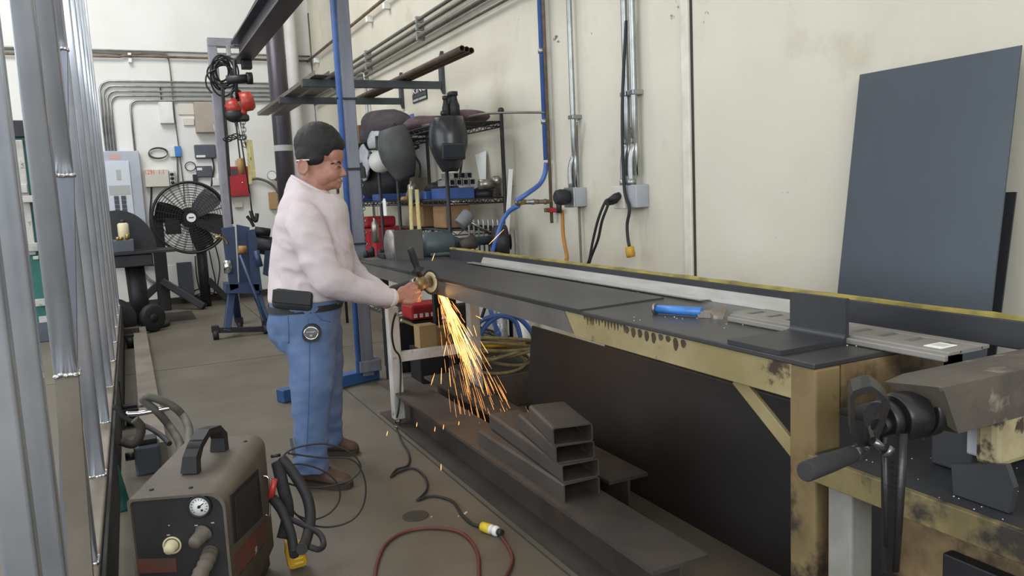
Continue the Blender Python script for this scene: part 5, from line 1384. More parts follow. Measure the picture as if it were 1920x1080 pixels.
# trolley with reel of cable
tr = thing('cable_trolley', (bx, 8.6, bz - .25), 'black trolley with a tangle of coiled cable at the beam end', 'trolley')
MB().cyl(hq_(425, 150), hq_(470, 147), .045, seg=14).cyl(hq_(462, 147), hq_(473, 147), .06, seg=14).build('motor', 'black', tr)
MB().box((bx - .03, 8.5, bz - .2), (bx + .07, 8.6, bz - .11), .01).build('carriage', 'black', tr)
b = MB(); random.seed(9)
for k in range(9):
    c = hq_(416 + random.uniform(-6, 8), 140 + random.uniform(-8, 12), 8.6)
    b.torus(c, (random.uniform(-.5, .5), 1, random.uniform(-.4, .4)), random.uniform(.09, .15), .010, 24, 6, ry=random.uniform(.1, .18))
b.tube([hq_(405, 130), hq_(388, 140), hq_(387, 160), hq_(398, 175)], .009, 6).tube([hq_(416, 165), hq_(418, 200), hq_(423, 260), hq_(428, 330), hq_(436, 420)], .011, 6).tube([hq_(419, 165), hq_(421, 200), hq_(426, 260), hq_(431, 330)], .011, 6)
b.build('cable_coil', 'rubber', tr)
tag(MB().cyl(at(434, 84, y=9.0), at(480, 0, y=7.6), .006, seg=6).build('guy_wire', 'conduit_dark'), 'thin wire slanting up from the goal frame', 'wire')
# ------------------------------------------------------------------ floor fan
YFN = 10.75
fc = at(358, 408, y=YFN); R = abs(at(428, 408, y=YFN).x - fc.x)
fan = thing('floor_fan', (fc.x, YFN + .2, 0), 'large black pedestal fan with a wire guard against the back wall', 'fan')
MB().torus(fc, (0, 1, 0), R, .016, 56, 8).torus(fc + V((0, .2, 0)), (0, 1, 0), R, .016, 56, 8).build('rim', 'black', fan)
b = MB()
for yo, bul in ((0, -.05), (.2, .03)):
    for k in range(1, 14): 
        f = k / 14; b.torus(fc + V((0, yo + bul * (1 - f * f), 0)), (0, 1, 0), R * f, .0028, 40, 4)
    for k in range(24):
        a = 2 * PI * k / 24; pts = [fc + V((R * f * math.cos(a), yo + bul * (1 - f * f), R * f * math.sin(a))) for f in (.14, .4, .7, 1)]
        b.loft_c(pts, .0032, 4)
b.build('wire_guard', 'black', fan)
MB().cyl(fc + V((0, -.06, 0)), fc + V((0, -.035, 0)), .055, seg=24).build('guard_cap', 'clear_gauge', fan)
MB().box(fc + V((-.03, -.062, -.008)), fc + V((.03, -.06, .008))).build('cap_mark', 'breaker', fan)
for deg in (42, 166, -18, -68):
    a = math.radians(deg); rr = []
    for f, w in ((.12, .05), (.3, .095), (.6, .125), (.85, .13), (.93, .10)):
        c = fc + V((math.cos(a), 0, math.sin(a))) * R * f + V((0, .1, 0)); t = V((-math.sin(a), 0, math.cos(a))) * w + V((0, .05 * w / .12, 0))
        n = V((0, .004, 0)); rr.append([c + t + n, c + t * .3 + n + V((0, .01, 0)), c - t * .4 + n, c - t + n, c - t - n, c + t - n])
    MB().rings(rr, True, False).build('blade', 'black', fan)
MB().cyl(fc + V((0, .06, 0)), fc + V((0, .14, 0)), .09, seg=20).cyl(fc + V((0, .18, 0)), fc + V((0, .36, 0)), .13, seg=20).build('motor', 'black', fan)
MB().box(fc + V((-.30, .12, -.20)), fc + V((-.12, .2, .02)), .01).build('control_box', 'black_iron', fan)
pl_, pr_ = at(311, 590, y=11.0).x, at(386, 560, y=11.0).x
MB().box((pl_ - .075, 10.95, 0), (pl_ + .075, 11.1, fc.z + .05), .01).build('post', 'black_iron', fan)
MB().cyl((pr_, 11.0, 0), (pr_, 11.0, fc.z - .15), .065, seg=16).build('pole', 'black', fan)
MB().bar((pl_, 11.02, .38), (pl_ - .42, 11.0, .03), .09, .11, (0, 1, 0), .01).bar((pl_, 10.95, .38), (pl_ + .45, 10.7, .03), .09, .11, (0, 1, 0), .01).bar((pr_ + .05, 11.0, .35), (pr_ + .3, 11.0, .02), .08, .09, (0, 1, 0), .01).build('brace', 'black_iron', fan)
MB().bar((pl_ + .07, 11.03, fc.z), (pr_ + .02, 11.03, fc.z), .06, .06, (0, 0, 1)).build('yoke', 'black', fan)
q0, q1 = at(302, 594, z=0), at(384, 594, z=0)
b = MB().box((q0.x, q0.y - .55, 0), (q1.x - .1, q0.y + .25, .006))
for k in range(14):
    yy = q0.y - .52 + k * .055
    b.box((q0.x + .01, yy, .006), (q1.x - .11, yy + .018, .014))
tag(b.build('floor_mat', 'mill_brown'), 'dark ribbed mat on the floor in front of the fan', 'mat')

# ------------------------------------------------------------------ blue threading stand
YS = 8.3
def bs(u, v, y=YS): return at(u, v, y=y)
bs_ = thing('tool_stand', bs(462, 628), 'blue steel tool stand on casters left of the man', 'tool stand')
MB().prism([bs(416, 428), bs(440, 425), bs(447, 540), bs(432, 545)], (0, .07, 0)).build('upright', 'stand_blue', bs_)
MB().prism([bs(466, 432), bs(478, 430), bs(492, 545), bs(472, 545)], (0, .07, 0)).build('upright', 'stand_blue', bs_)
MB().prism([bs(444, 421, 8.5), bs(468, 426, 8.5), bs(474, 540, 8.5), bs(450, 540, 8.5)], (0, .05, 0)).build('back_plate', 'stand_blue', bs_)
MB().prism([bs(424, 533), bs(486, 533), bs(486, 550), bs(424, 550)], (0, .3, 0)).build('crossbar', 'stand_blue', bs_)
MB().prism([bs(498, 470, 8.4), bs(507, 470, 8.4), bs(508, 520, 8.4), bs(494, 515, 8.4)], (0, .05, 0)).build('side_plate', 'stand_blue', bs_)
for (ua, va, ub, vb, yo) in ((435, 545, 425, 622, 0), (482, 545, 502, 615, 0), (438, 545, 446, 600, .5), (478, 545, 500, 600, .5)):
    MB().bar(bs(ua, va, YS + .1), bs(ub, vb, YS - .1 + yo), .07, .07, (0, 1, 0), .006).build('leg', 'stand_blue', bs_)
for (u, v, yo) in ((405, 632, 0), (500, 630, 0), (450, 612, .4)):
    c = bs(u, v, YS - .1 + yo); c.z = .05
    w = MB().cyl(c - V((.025, 0, 0)), c + V((.025, 0, 0)), .05, seg=18).build('caster', 'rubber', bs_)
    MB().box(c + V((-.035, -.03, .02)), c + V((.035, .03, .09)), .004).build('fork', 'black_iron', w)
MB().bar(bs(405, 625, YS - .1) + V((0, 0, .03)), bs(505, 622, YS - .1) + V((0, 0, .03)), .05, .05).build('axle_bar', 'black_iron', bs_)
MB().cyl(bs(426, 488, 8.25), bs(428, 512, 8.25), .040, seg=16).build('cylinder', 'chrome', bs_)
MB().cyl(bs(447, 468, 8.2), bs(462, 468, 8.2), .04, seg=14).build('roller', 'wood', bs_)
MB().cyl(bs(450, 478, 8.15), bs(506, 622, 8.0), .016, seg=8).cyl(bs(480, 470, 8.15), bs(488, 500, 8.15), .03, seg=8).build('rod', 'stand_blue', bs_)
MB().cyl(bs(476, 456, 8.6), bs(540, 468, 8.6), .10, seg=20).cyl(bs(478, 432, 8.55), bs(506, 436, 8.55), .045, seg=10).build('pipe_roll', 'black', bs_)
MB().tube([bs(404, 446), bs(412, 444), bs(422, 449), bs(427, 458)], .012, 8).build('brass_fitting', 'brass', bs_)

# ------------------------------------------------------------------ pedestal tool at the left
YP = 9.6
def ps(u, v, y=YP): return at(u, v, y=y)
pd2 = thing('pedestal_tool', (ps(255, 600).x, YP, 0), 'black pedestal tool with a round guard in front of the electric panel', 'pedestal tool')
px_, pz_ = ps(252, 500).x, ps(260, 497).z
MB().cyl((px_ + .02, YP, 0), (px_, YP, pz_), .10, seg=22).build('column', 'black_iron', pd2)
MB().box((px_ - .32, YP - .25, pz_), (px_ + .19, YP + .2, pz_ + .13), .01).build('head', 'black', pd2)
MB().box((px_ - .35, YP - .3, pz_ + .135), (px_ + .42, YP + .25, pz_ + .165), .004).build('table', 'black_iron', pd2)
gc = ps(225, 470); pts = [gc + V((.37 * math.cos(a), 0, .44 * math.sin(a))) for a in [PI * k / 20 for k in range(21)]]
MB().prism(pts, (0, .08, 0)).build('guard', 'black', pd2)
MB().box((px_ - .3, YP - .28, pz_ + .165), (px_ + .02, YP - .05, pz_ + .30), .01).build('motor_block', 'slate_box', pd2)
MB().cyl((px_ + .02, YP, 0), (px_ + .02, YP, .05), .28, seg=28).build('base', 'black', pd2)
q = ps(233, 448, YP - .2)
j = thing('oil_jar', (q.x, q.y, pz_ + .30), 'cream white jar standing on the pedestal tool', 'jar')
MB().lathe([(.05, 0), (.055, .01), (.055, .16), (.04, .175)], (q.x, q.y, pz_ + .30), (0, 0, 1), 18).build('body', 'cream_knob', j)
MB().lathe([(.03, .175), (.035, .18), (.035, .205), (.0, .21)], (q.x, q.y, pz_ + .30), (0, 0, 1), 14).build('cap', 'black', j)
b = MB()
for k, (u, v) in enumerate(((222, 448), (228, 447), (240, 449), (228, 452), (222, 453))):
    c = ps(u, 458, YP - .26); b.cyl((c.x, c.y, pz_ + .165 + .13), (c.x, c.y, pz_ + .31 + .02 * (k % 3)), .022, seg=8)
tag(b.build('brass_fittings', 'brass'), 'small heap of brass fittings beside the cream jar', 'fittings', kind='stuff')
wq = at(287, 606, y=9.2)
w = thing('loose_wheel', (wq.x, 9.2, 0), 'dark wheel standing on the floor beside the pedestal foot', 'wheel')
MB().lathe([(.05, -.03), (.13, -.04), (.15, -.02), (.15, .02), (.13, .04), (.05, .03)], (wq.x, 9.2, .15), (.6, -.8, 0), 32).build('tyre', 'rubber', w)
MB().lathe([(.0, -.034), (.05, -.034), (.05, .034), (.0, .034)], (wq.x, 9.2, .15), (.6, -.8, 0), 20).build('hub', 'black_iron', w)
q = at(222, 600, y=9.0)
lump('motor_housing', (q.x, 9.0, .2), (.17, .15, .2), 'black_iron', 'dark rounded motor on the floor left of the pedestal column', 'motor', 12, amp=.12)

# ------------------------------------------------------------------ steel dolly frame lying on the floor at the left
qa, qb = at(262, 628, z=.12), at(300, 768, z=.06)
dl = thing('steel_dolly', (.0, 6.9, 0), 'long low steel frame on the floor behind the welding power unit', 'dolly')
xa = qa.x
MB().channel([(-.06, 0), (.06, 0), (.06, .11), (-.06, .11)], (xa, 8.9, .0), (xa + .02, 4.4, .0)).build('rail', 'steel_dull', dl)
MB().channel([(-.02, 0), (.02, 0), (.02, .30), (-.02, .30)], (xa - .16, 8.7, .0), (xa - .15, 5.2, .0)).build('rail', 'black_iron', dl)
MB().box((xa - .15, 8.5, .06), (xa + .0, 8.6, .16), .004).build('crossbar', 'mill_brown', dl)
MB().box((xa - .15, 5.25, .05), (xa, 5.33, .11), .004).build('crossbar', 'black_iron', dl)
for yy in (5.3, 8.3):
    w = MB().cyl((xa - .12, yy, .055), (xa - .06, yy, .055), .055, seg=18).build('caster', 'rubber', dl)
    MB().box((xa - .13, yy - .03, .06), (xa - .05, yy + .03, .13), .004).build('fork', 'black_iron', w)
def fy(u, v, y=4.3): return at(u, v, y=y)
tag(MB().tube([fy(310, 900, 3.4), fy(332, 868, 3.6), fy(338, 835, 3.9), fy(322, 805), fy(298, 775), fy(276, 757), fy(268, 748), fy(276, 744), fy(300, 750), fy(326, 763), fy(345, 782), fy(354, 805, 4.0), fy(355, 830, 3.6), fy(360, 850, 3.3)], .020, 10).build('grey_hose', 'hose_grey'), 'thick grey hose looping over the floor behind the power unit', 'hose')
tag(MB().tube([fy(236, 776), fy(262, 775), fy(290, 770), fy(322, 764)], .013, 10).build('chrome_tube', 'chrome'), 'shiny bent tube lying across the grey hose', 'tube')
tag(MB().tube([fy(212, 762, 4.0), fy(222, 768, 4.0), fy(232, 782, 4.0), fy(250, 792, 4.0), fy(275, 800, 4.0), fy(300, 815, 3.9), fy(318, 832, 3.8)], .012, 8).build('black_cable', 'rubber'), 'black cable crossing under the shiny bent tube', 'cable')
tag(MB().tube([fy(252, 786, 3.9), fy(264, 800, 3.9), fy(262, 818, 3.9), fy(252, 832, 3.9), fy(240, 832, 3.9), fy(226, 826, 3.9)], .020, 8, 4).build('clamp', 'mill_brown'), 'dark rusty clamp hanging beside the steel uprights', 'clamp')
jq = at(280, 884, z=0)
jk = thing('floor_jack', (jq.x, jq.y, 0), 'small dark jack standing on the floor behind the power unit', 'jack')
MB().box((jq.x - .06, jq.y - .06, .0), (jq.x + .06, jq.y + .06, .15), .012).build('body', 'slate_box', jk)
MB().box((jq.x - .04, jq.y - .04, .15), (jq.x + .05, jq.y + .05, .18), .006).build('cap', 'black', jk)
MB().cyl((jq.x - .10, jq.y - .02, .10), (jq.x - .05, jq.y - .02, .10), .02, seg=10).build('knob', 'black', jk)
tq2 = at(230, 905, z=.2)
tag(MB().lathe([(.04, 0), (.045, .01), (.02, .16), (.012, .2), (.0, .205)], (tq2.x - .03, tq2.y + .25, 0.0), (0, 0, 1), 16).build('teal_cone', 'teal'), 'teal cone shaped piece half hidden behind the uprights', 'cone')

# ------------------------------------------------------------------ green machine far left
YG = 9.4
def gg(u, v, y=YG): return at(u, v, y=y)
gm = thing('green_machine', (gg(55, 480).x, YG, 0), 'teal green machine seen between the steel uprights', 'machine')
def gbox(name, u0, v0, u1, v1, d, m, yo=0.0, bev=.01):
    p, q = gg(u0, v1, YG + yo), gg(u1, v0, YG + yo)
    MB().box((p.x, YG + yo, max(0, p.z)), (q.x, YG + yo + d, q.z), bev).build(name, m, gm)
gbox('column', 24, 255, 84, 640, .5, 'green_paint')
gbox('head', -30, 225, 92, 258, .6, 'black_iron', -.05)
gbox('side_column', -70, 235, 20, 700, .4, 'green_paint', .1)
gbox('guide', 34, 262, 42, 480, .04, 'leg_white', -.05)
for (u0, v0, u1, v1) in ((36, 345, 50, 362), (40, 366, 68, 380), (50, 455, 70, 472), (62, 480, 72, 487), (66, 560, 90, 575), (74, 592, 97, 608), (80, 650, 102, 662)):
    gbox('bracket', u0, v0, u1, v1, .08, 'leg_white', -.1, .004)
gbox('base', -60, 600, 110, 690, .7, 'slate_box', -.1)

# ------------------------------------------------------------------ bare steel uprights and picket panel at the left
def sq_tube(b, x, y, z0, z1, w=.05, r=.008):
    n = 4; ring = []
    for cx, cy, a0 in ((1, -1, -90), (1, 1, 0), (-1, 1, 90), (-1, -1, 180)):
        for k in range(n):
            a = math.radians(a0 + 30 * k); ring.append((x + cx * (w / 2 - r) + r * math.cos(a), y + cy * (w / 2 - r) + r * math.sin(a)))
    b.rings([[V((px, py, z)) for px, py in ring] for z in (z0, z1)], True, True)
    return b
def weld(x, y, z, w, parent):
    b = MB(); random.seed(int(y * 100))
    for k in range(5): b.ell((x - w / 2 + w * (k + .5) / 5, y - w / 2 - .002, z + random.uniform(-.002, .002)), (.008, .005, .006), seg=8, rn=6)
    for k in range(5): b.ell((x + w / 2 + .002, y - w / 2 + w * (k + .5) / 5, z + random.uniform(-.002, .002)), (.005, .008, .006), seg=8, rn=6)
    b.build('weld_bead', 'weld', parent)
pan2 = thing('picket_panel', (-.17, 5.5, 0), 'row of bare shiny steel pickets welded on a long bottom rail', 'steel panel')
ZR, PW = .35, .052
for k in range(9):
    y = 2.42 + .81 * k; x = -.196
    o = sq_tube(MB(), x, y, ZR, 4.6, PW).build('picket', 'steel_bright', pan2)
    weld(x, y, ZR + .004, PW, o)
MB().box((-.222, 1.2, ZR - .10), (-.165, 9.4, ZR), .006).build('bottom_rail', 'steel_dull', pan2)
MB().box((-.165, 1.6, ZR - .28), (-.15, 9.4, ZR - .02), .003).build('rail_dark_side', 'black_iron', pan2)  # black plate for the dark right side of the bottom rail
for yy in (2.0, 5.0, 8.8): MB().box((-.215, yy, 0), (-.16, yy + .06, ZR - .10), .004).build('foot', 'black_iron', pan2)
MB().box((-.222, 2.39, 4.6), (-.17, 9.0, 4.65), .004).build('top_rail', 'steel_tube', pan2)
for (u, v, y, w, uw, vw, l) in ((106, 540, 2.15, .05, 130, 705, 'second steel upright from the left, welded at knee height to a duller bar'),
                               (117, 300, 2.65, .05, 118, 331, 'third steel upright from the left, welded at eye height to a darker bar'),
                               (107, 60, 3.25, .05, 111, 93, 'fourth steel upright from the left, welded near the top of the picture')):
    p = at(u, v, y=y); z = at(uw, vw, y=y - w / 2).z
    t = thing('steel_upright', (p.x, y, 0), l, 'steel upright', 'steel uprights')
    sq_tube(MB(), p.x, y, z, 4.4, w).build('tube', 'steel_bright', t)
    n_ = 0 if y < 2.4 else 1
    dx = (.035, .12 if y < 3 else .16)[n_]
    MB().prism([(p.x - w / 2, y - w / 2 + .004, z), (p.x + w / 2, y - w / 2 + .004, z), (p.x + w / 2 - dx, y - w / 2 + .004, 0), (p.x - w / 2 - dx, y - w / 2 + .004, 0)], (0, w * .9, 0)).build('lower_bar', ('steel_dull', 'gantry_steel')[n_], t)
    weld(p.x, y, z + .004, w, t)
for (u, y, w, l) in ((35, 1.95, .05, 'nearest and widest steel upright at the left edge of view'), (-26, 1.7, .058, 'steel upright cut off by the left edge of view')):
    p = at(u, 540, y=y)
    t = thing('steel_upright', (p.x, y, 0), l, 'steel upright', 'steel uprights')
    sq_tube(MB(), p.x, y, 0, 4.4, w).build('tube', 'steel_bright', t)

# ------------------------------------------------------------------ plasma power unit in front
ZT, TH = .50, math.radians(20)
WP0 = at(237, 937, z=ZT)
WF = V((math.sin(TH), math.cos(TH), 0)); WRt = V((math.cos(TH), -math.sin(TH), 0)); WW, WL_ = .272, .56
def wl(r, f, z): return V((WP0.x, WP0.y, 0)) + WRt * r + WF * f + V((0, 0, z))
def onp(u, v, p, n):
    r = RCAM @ _ray(u, v); t = (p - CAMP).dot(n) / r.dot(n); return CAMP + r * t
wd = thing('power_unit', wl(WW / 2, WL_ / 2, 0), 'dusty grey plasma cutting power unit with carry handle in the foreground', 'power unit')
ZB = .075
def sect(f, ins=0.0, rl=.012, rr_=.045):
    out = []
    for cx, cz, r, a0 in ((WW - ins - rr_, ZT - ins - rr_, rr_, 0), (ins + rl, ZT - ins - rl, rl, 90)):
        for k in range(7):
            a = math.radians(a0 + 15 * k); out.append(wl(cx + r * math.cos(a), f, cz + r * math.sin(a)))
    out += [wl(ins, f, ZB + ins), wl(WW - ins, f, ZB + ins)]
    return out
MB().rings([sect(0), sect(WL_)], False).rings([sect(0), sect(0, .008)], False, False).rings([sect(0, .008), sect(.012, .010)], False, False).rings([sect(WL_ - .004, .002)[::-1], sect(WL_ - .003, .002)[::-1]]).build('case', 'welder_case', wd)
MB().rings([sect(.010, .009), sect(.030, .009)]).build('front_panel', 'welder_face', wd)
MB().obox(wl(WW / 2, WL_ / 2, .04), (WW * .9, WL_ * .95, .07), WRt, WF, .01).build('base_tray', 'black', wd)
fp, fn = wl(0, .010, .3), -WF
def fpt(u, v): return onp(u, v, fp, fn)
c = fpt(375, 948)
MB().lathe([(.034, 0), (.036, .004), (.034, .012), (.029, .014), (.028, .008)], c, fn, 32).build('gauge_bezel', 'black_iron', wd)
gd = MB().lathe([(.0, .009), (.0275, .009), (.0275, .0)], c, fn, 32).build('gauge_dial', 'clear_gauge', wd)
b = MB()
for k in range(13):
    a = math.radians(-45 + 270 * k / 12); d = WRt * math.cos(a) + UP * math.sin(a)
    b.bar(c + fn * .0095 + d * .019, c + fn * .0095 + d * .024, .0016, .0008, fn)
b.bar(c + fn * .010 - (WRt * .8 + UP * .6) * .006, c + fn * .010 + (WRt * .8 + UP * .6) * .016, .0028, .001, fn)
b.cyl(c + fn * .009, c + fn * .012, .0045, seg=12)
d = WRt * .5 - UP * .8
b.cyl(c + fn * .009 + d * .014, c + fn * .0105 + d * .014, .0035, seg=10)
b.build('gauge_needle', 'black', gd)
c = fpt(323, 1022)
MB().lathe([(.026, 0), (.027, .003), (.022, .004), (.021, .0)], c, fn, 28, False).build('dial_ring', 'cream_knob', wd)
MB().lathe([(.019, 0), (.019, .008), (.0155, .010), (.0145, .032), (.0, .033)], c, fn, 24).build('knob', 'cream_knob', wd)
c = fpt(383, 998)
MB().lathe([(.026, 0), (.027, .006), (.021, .010), (.020, .045), (.016, .055), (.0, .056)], c, (fn - WRt * .35 - UP * .25).normalized(), 24).build('connector', 'welder_case', wd)
c = fpt(395, 1035)
pts = smooth_path([c, c + fn * .05 - UP * .01, c + fn * .10 - UP * .05 - WRt * .02, c + fn * .13 - UP * .12 - WRt * .04], 8)
MB().loft_c(pts, [.021 + (.003 if k % 3 == 0 else 0) for k in range(len(pts))], 16).build('torch_lead', 'welder_case', wd)
a, d2 = fpt(252, 1052), fpt(330, 1052)
MB().prism([fpt(252, 1048) , fpt(330, 1046), fpt(332, 1072), fpt(254, 1075)], fn * .002).build('red_stripe', 'red_decal', wd)
for (u, v) in ((317, 985), (316, 1003), (368, 985), (399, 980)):
    c = fpt(u, v); MB().obox(c + fn * .0005, (.004 if u == 317 else .009, .003, .002), WRt, UP).build('mark', 'grey_label', wd)
# carry handle
h0, h1 = at(358, 888, z=ZT), at(408, 848, z=ZT)
hd = (h1 - h0); hd.normalize(); sd = V((hd.y, -hd.x, 0))
L = (h1 - h0).length
path = [h0 + UP * 0, h0 + hd * .015 + UP * .045, h0 + hd * .05 + UP * .075, h0 + hd * (L * .55) + UP * .098, h0 + hd * (L * .95) + UP * .085, h0 + hd * (L * 1.12) + UP * .05, h0 + hd * (L * 1.08) + UP * .0]
rr = []
for i, p in enumerate(path):
    t = (path[min(i + 1, 6)] - path[max(i - 1, 0)]).normalized(); n = sd.cross(t).normalized(); w = .022 if 0 < i < 6 else .026; hh = .011 if 1 < i < 5 else .017
    rr.append([p + sd * w + n * hh, p - sd * w + n * hh, p - sd * w - n * hh, p + sd * w - n * hh])
hn = MB().rings(rr, True, False).build('handle', 'black_iron', wd)
b = MB()
for k in range(7): 
    p = path[1].lerp(path[3], .15 + .05 * k) + V((0, 0, .020)); b.bar(p - sd * .02, p + sd * .02, .004, .004)
b.build('grip_ribs', 'black_iron', hn)
b = MB()
for (u, v) in ((284, 919), (358, 915), (460, 828)): b.lathe([(.007, 0), (.006, .003), (.0, .004)], at(u, v, z=ZT), (0, 0, 1), 10)
b.build('screws', 'black_iron', wd)
# right side: window, red decal, chrome handle
sp, sn = wl(WW, 0, .3), WRt
def spt(u, v): return onp(u, v, sp, sn)
fr_ = MB().prism([spt(431, 928), spt(482, 880), spt(491, 968), spt(438, 1020)], sn * .004).build('window_frame', 'black', wd)
MB().prism([spt(438, 932), spt(478, 893), spt(486, 966), spt(443, 1010)], sn * .0055).build('window', 'welder_face', fr_)
dc = MB().prism([spt(438, 1042), spt(498, 975), spt(500, 1010), spt(442, 1085)], sn * .0015).build('red_decal', 'red_decal', wd)
q = spt(478, 1040)
text('50', .030, q + sn * .0018, WF, UP, 'grey_label', 'lettering', dc, .0005)
a1, a2 = spt(491, 893), spt(495, 966)
MB().tube([a1 + sn * .004, a1 + sn * .02 - UP * .006, a1.lerp(a2, .3) + sn * .022, a2 + sn * .02 + UP * .006, a2 + sn * .004], .0035, 8).build('side_handle', 'chrome', wd)
for k in range(3):
    MB().prism([spt(446 + 18 * k, 1075 - 22 * k), spt(458 + 18 * k, 1062 - 22 * k), spt(459 + 18 * k, 1067 - 22 * k), spt(447 + 18 * k, 1081 - 22 * k)], sn * .001).build('vent', 'black', wd)
# cables behind the power unit
def cb_(u, v, y=2.75): return at(u, v, y=y)
for pts, r, m, l in (([(512, 935, 2.75), (530, 960, 2.7), (545, 1000, 2.65), (552, 1040, 2.55)], .017, 'rubber', 'thick black cable falling from behind the power unit to the yellow plug'),
                     ([(528, 860, 2.85), (552, 890, 2.8), (575, 930, 2.75), (582, 970, 2.7), (575, 1010, 2.6), (566, 1030, 2.5)], .019, 'rubber', 'thick black cable on the right running into the yellow plug'),
                     ([(520, 868, 2.85), (530, 910, 2.8), (540, 960, 2.78), (530, 1010, 2.75)], .022, 'black_soft', 'thickest black cable bundle tucked behind the power unit'),
                     ([(542, 972, 2.7), (570, 985, 2.65), (598, 1000, 2.6), (607, 1020, 2.55), (598, 1030, 2.5), (580, 1025, 2.5)], .010, 'rubber', 'black cable curling right of the yellow plug')):
    tag(MB().tube([cb_(*q) for q in pts], r, 10).build('power_cable', m), l, 'cable', 'cables behind the power unit')
for pts, l in (([(515, 885), (538, 848), (580, 834), (620, 834), (662, 852), (676, 880), (650, 903), (600, 914), (560, 912), (530, 902)], 'thin black wire loop crossing the trouser cuff'),
               ([(530, 878), (560, 870), (600, 880), (630, 903), (637, 935), (618, 962), (585, 974), (552, 962), (535, 930), (520, 890)], 'smaller thin wire loop beside the power unit'),
               ([(540, 850), (600, 858), (660, 862), (684, 900), (682, 945), (660, 975), (620, 988), (580, 982), (548, 955), (525, 900)], 'widest thin wire loop standing over the floor')):
    tag(MB().tube([cb_(u, v, 2.86) for u, v in pts], .0035, 6).build('wire_loop', 'rubber'), l, 'wire', 'wire loops by the power unit')
tag(MB().prism([cb_(543, 822, 2.86), cb_(548, 820, 2.86), cb_(556, 856, 2.86), cb_(550, 860, 2.86)], (0, .008, 0)).build('wire_tab', 'slate_box'), 'small dark blade standing above the wire loops', 'blade')
tag(MB().loft_c([cb_(515, 898, 2.74), cb_(508, 932, 2.74)], [.010, .013], 12).build('red_clip', 'red_bright'), 'red insulated clip hanging beside the chrome side handle', 'clip')
tag(MB().cyl(cb_(508, 856, 2.85), cb_(526, 853, 2.85), .006, seg=8).build('rear_stud', 'black'), 'short black stud sticking out behind the power unit', 'stud')
p = at(560, 1072, z=0)
yp = thing('yellow_plug', (p.x, p.y, 0), 'big yellow electrical plug hanging beside the power unit', 'plug')
pc = V((p.x, p.y + .03, .055))
MB().obox(pc, (.072, .06, .095), (1, -.15, .12), (0, 1, 0), .018).obox(pc + V((-.022, -.005, .052)), (.03, .05, .03), (1, -.15, .12), (0, 1, 0), .006).build('body', 'plug_yellow', yp)
b = MB()
for k in range(4): b.obox(pc + V((.004, -.032, .030 - .017 * k)), (.032, .004, .006), (1, -.15, .12), (0, 1, 0), .001)
b.build('ribs', 'conn_yellow', yp)

# ------------------------------------------------------------------ clutter under the far end of the bench
def uc(u, v, y=4.75): return at(u, v, y=y)
for pts, l in (([(868, 655), (880, 622), (905, 600), (940, 592), (965, 602), (975, 630), (976, 660)], 'blue hose arching under the bench, left of two'),
               ([(895, 640), (915, 606), (945, 590), (972, 596), (995, 620), (1008, 650)], 'blue hose arching under the bench, right of two')):
    tag(MB().tube([uc(u, v, 4.55) for u, v in pts], .016, 10).build('air_hose', 'hose_blue'), l, 'hose', 'blue hoses under the bench')
tag(MB().cyl(uc(862, 652, 4.6), uc(985, 645, 4.45), .014, seg=12).build('yellow_hose', 'plug_yellow'), 'straight yellow hose crossing under the blue hoses', 'hose')
b = MB(); random.seed(4)
cc = uc(935, 668, 4.5)
for k in range(7): b.torus(cc + V((random.uniform(-.05, .05), random.uniform(-.05, .05), -.03 + .022 * k)), (random.uniform(-.25, .25), random.uniform(-.25, .25), 1), random.uniform(.17, .22), .011, 36, 6, ry=random.uniform(.15, .22))
tag(b.build('cord_coil', 'dirty_cord'), 'coil of dirty cream cords lying behind the beams under the bench', 'cord coil')
tag(MB().box((cc.x - .25, cc.y - .22, .0), (cc.x + .25, cc.y + .25, max(.05, cc.z - .07)), .01).build('crate', 'mill_brown'), 'low dark crate under the coil of cream cords', 'crate')
q0, q1 = uc(940, 640, 5.1), uc(938, 566, 5.1)
tag(MB().cyl((q0.x, 5.1, 0), (q0.x, 5.1, q1.z), .05, seg=20).build('plastic_roll', 'foil'), 'shiny plastic wrapped roll standing behind the blue hoses', 'roll')
q0 = uc(982, 640, 4.9)
tag(MB().cyl((q0.x, 4.9, 0), (q0.x, 4.9, uc(982, 575, 4.9).z), .045, seg=20).build('pale_tube', 'paper'), 'pale paper tube standing right of the shiny roll', 'tube')
tag(MB().tube([uc(916, 556, 4.6), uc(905, 590, 4.6), uc(893, 625, 4.6), uc(886, 665, 4.6)], .011, 8).build('black_cable', 'rubber'), 'black cord hanging from the bench beside the blue hoses', 'cord')
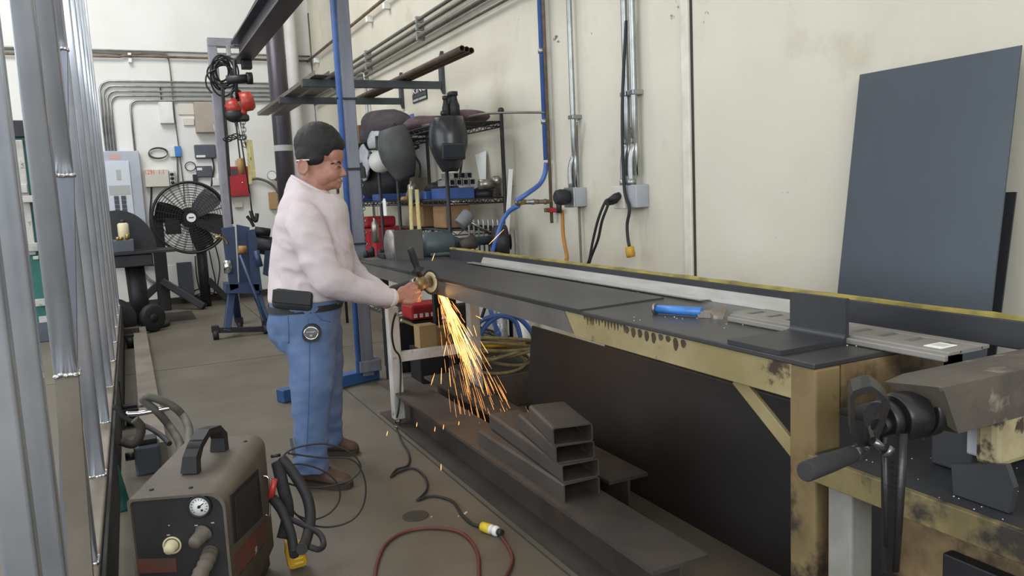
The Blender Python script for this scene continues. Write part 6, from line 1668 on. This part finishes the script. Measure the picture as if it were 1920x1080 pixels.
tag(MB().tube([uc(975, 572, 4.3), uc(1000, 597, 4.3), uc(1025, 608, 4.3), uc(1050, 600, 4.2), uc(1075, 585, 4.1)], .006, 8).build('thin_cable', 'rubber'), 'thin black cable sagging below the bench above the black plate', 'cable')
for (u0, v0, u1, v1, m, l) in ((788, 608, 818, 655, 'cardboard_tan', 'tan cardboard piece on the floor left of the spark stream'), (820, 612, 850, 660, 'cardboard', 'brown cardboard piece behind the spark stream')):
    p, q = uc(u0, v1, 5.2), uc(u1, v0, 5.2)
    tag(MB().box((p.x, 5.2, p.z), (q.x, 5.32, q.z), .004).build('cardboard_box', m), l, 'box')
p, q = uc(784, 655, 5.2), uc(856, 655, 5.2)
tag(MB().box((p.x, 5.18, 0), (q.x, 5.4, p.z - .001), .006).build('black_crate', 'black_iron'), 'low black crate under the two cardboard boxes', 'crate')
p, q = uc(772, 602, 5.6), uc(838, 566, 5.6)
dr = thing('tool_box', ((p.x + q.x) / 2, 5.7, p.z), 'red tool box under the far bench end behind the hand', 'tool box')
MB().box((p.x, 5.6, p.z), (q.x, 5.85, q.z), .02).build('body', 'red', dr)
b = MB()
for k in range(5): b.box((p.x + .02 + .045 * k, 5.594, p.z + .02), (p.x + .045 + .045 * k, 5.6, p.z + .05))
b.build('label_marks', 'white', dr)
p, q = uc(742, 650, 5.62), uc(812, 603, 5.62)
ct = thing('dark_cabinet', ((p.x + q.x) / 2, 5.7, 0), 'black cabinet with a pale strip below the red tool box', 'cabinet')
MB().box((p.x, 5.62, 0), (q.x + .02, 5.95, q.z + .018), .006).build('body', 'black', ct)
MB().bar(uc(752, 600, 5.60), uc(792, 616, 5.60), .02, .03, (0, 1, 0)).build('strip', 'straw', ct)
b = MB().tube([uc(866, 560, 4.9), uc(876, 556, 4.9), uc(885, 562, 4.9), uc(888, 572, 4.9)], .02, 10)
tag(b.build('pipe_elbow', 'bare_steel'), 'shiny pipe elbow under the bench beside the sparks', 'pipe elbow')
p = uc(878, 600, 5.05)
tag(MB().box((p.x - .08, 5.05, 0), (p.x + .07, 5.2, uc(878, 572, 5.05).z), .008).build('black_box', 'black_iron'), 'dark iron box below the shiny pipe elbow', 'box')
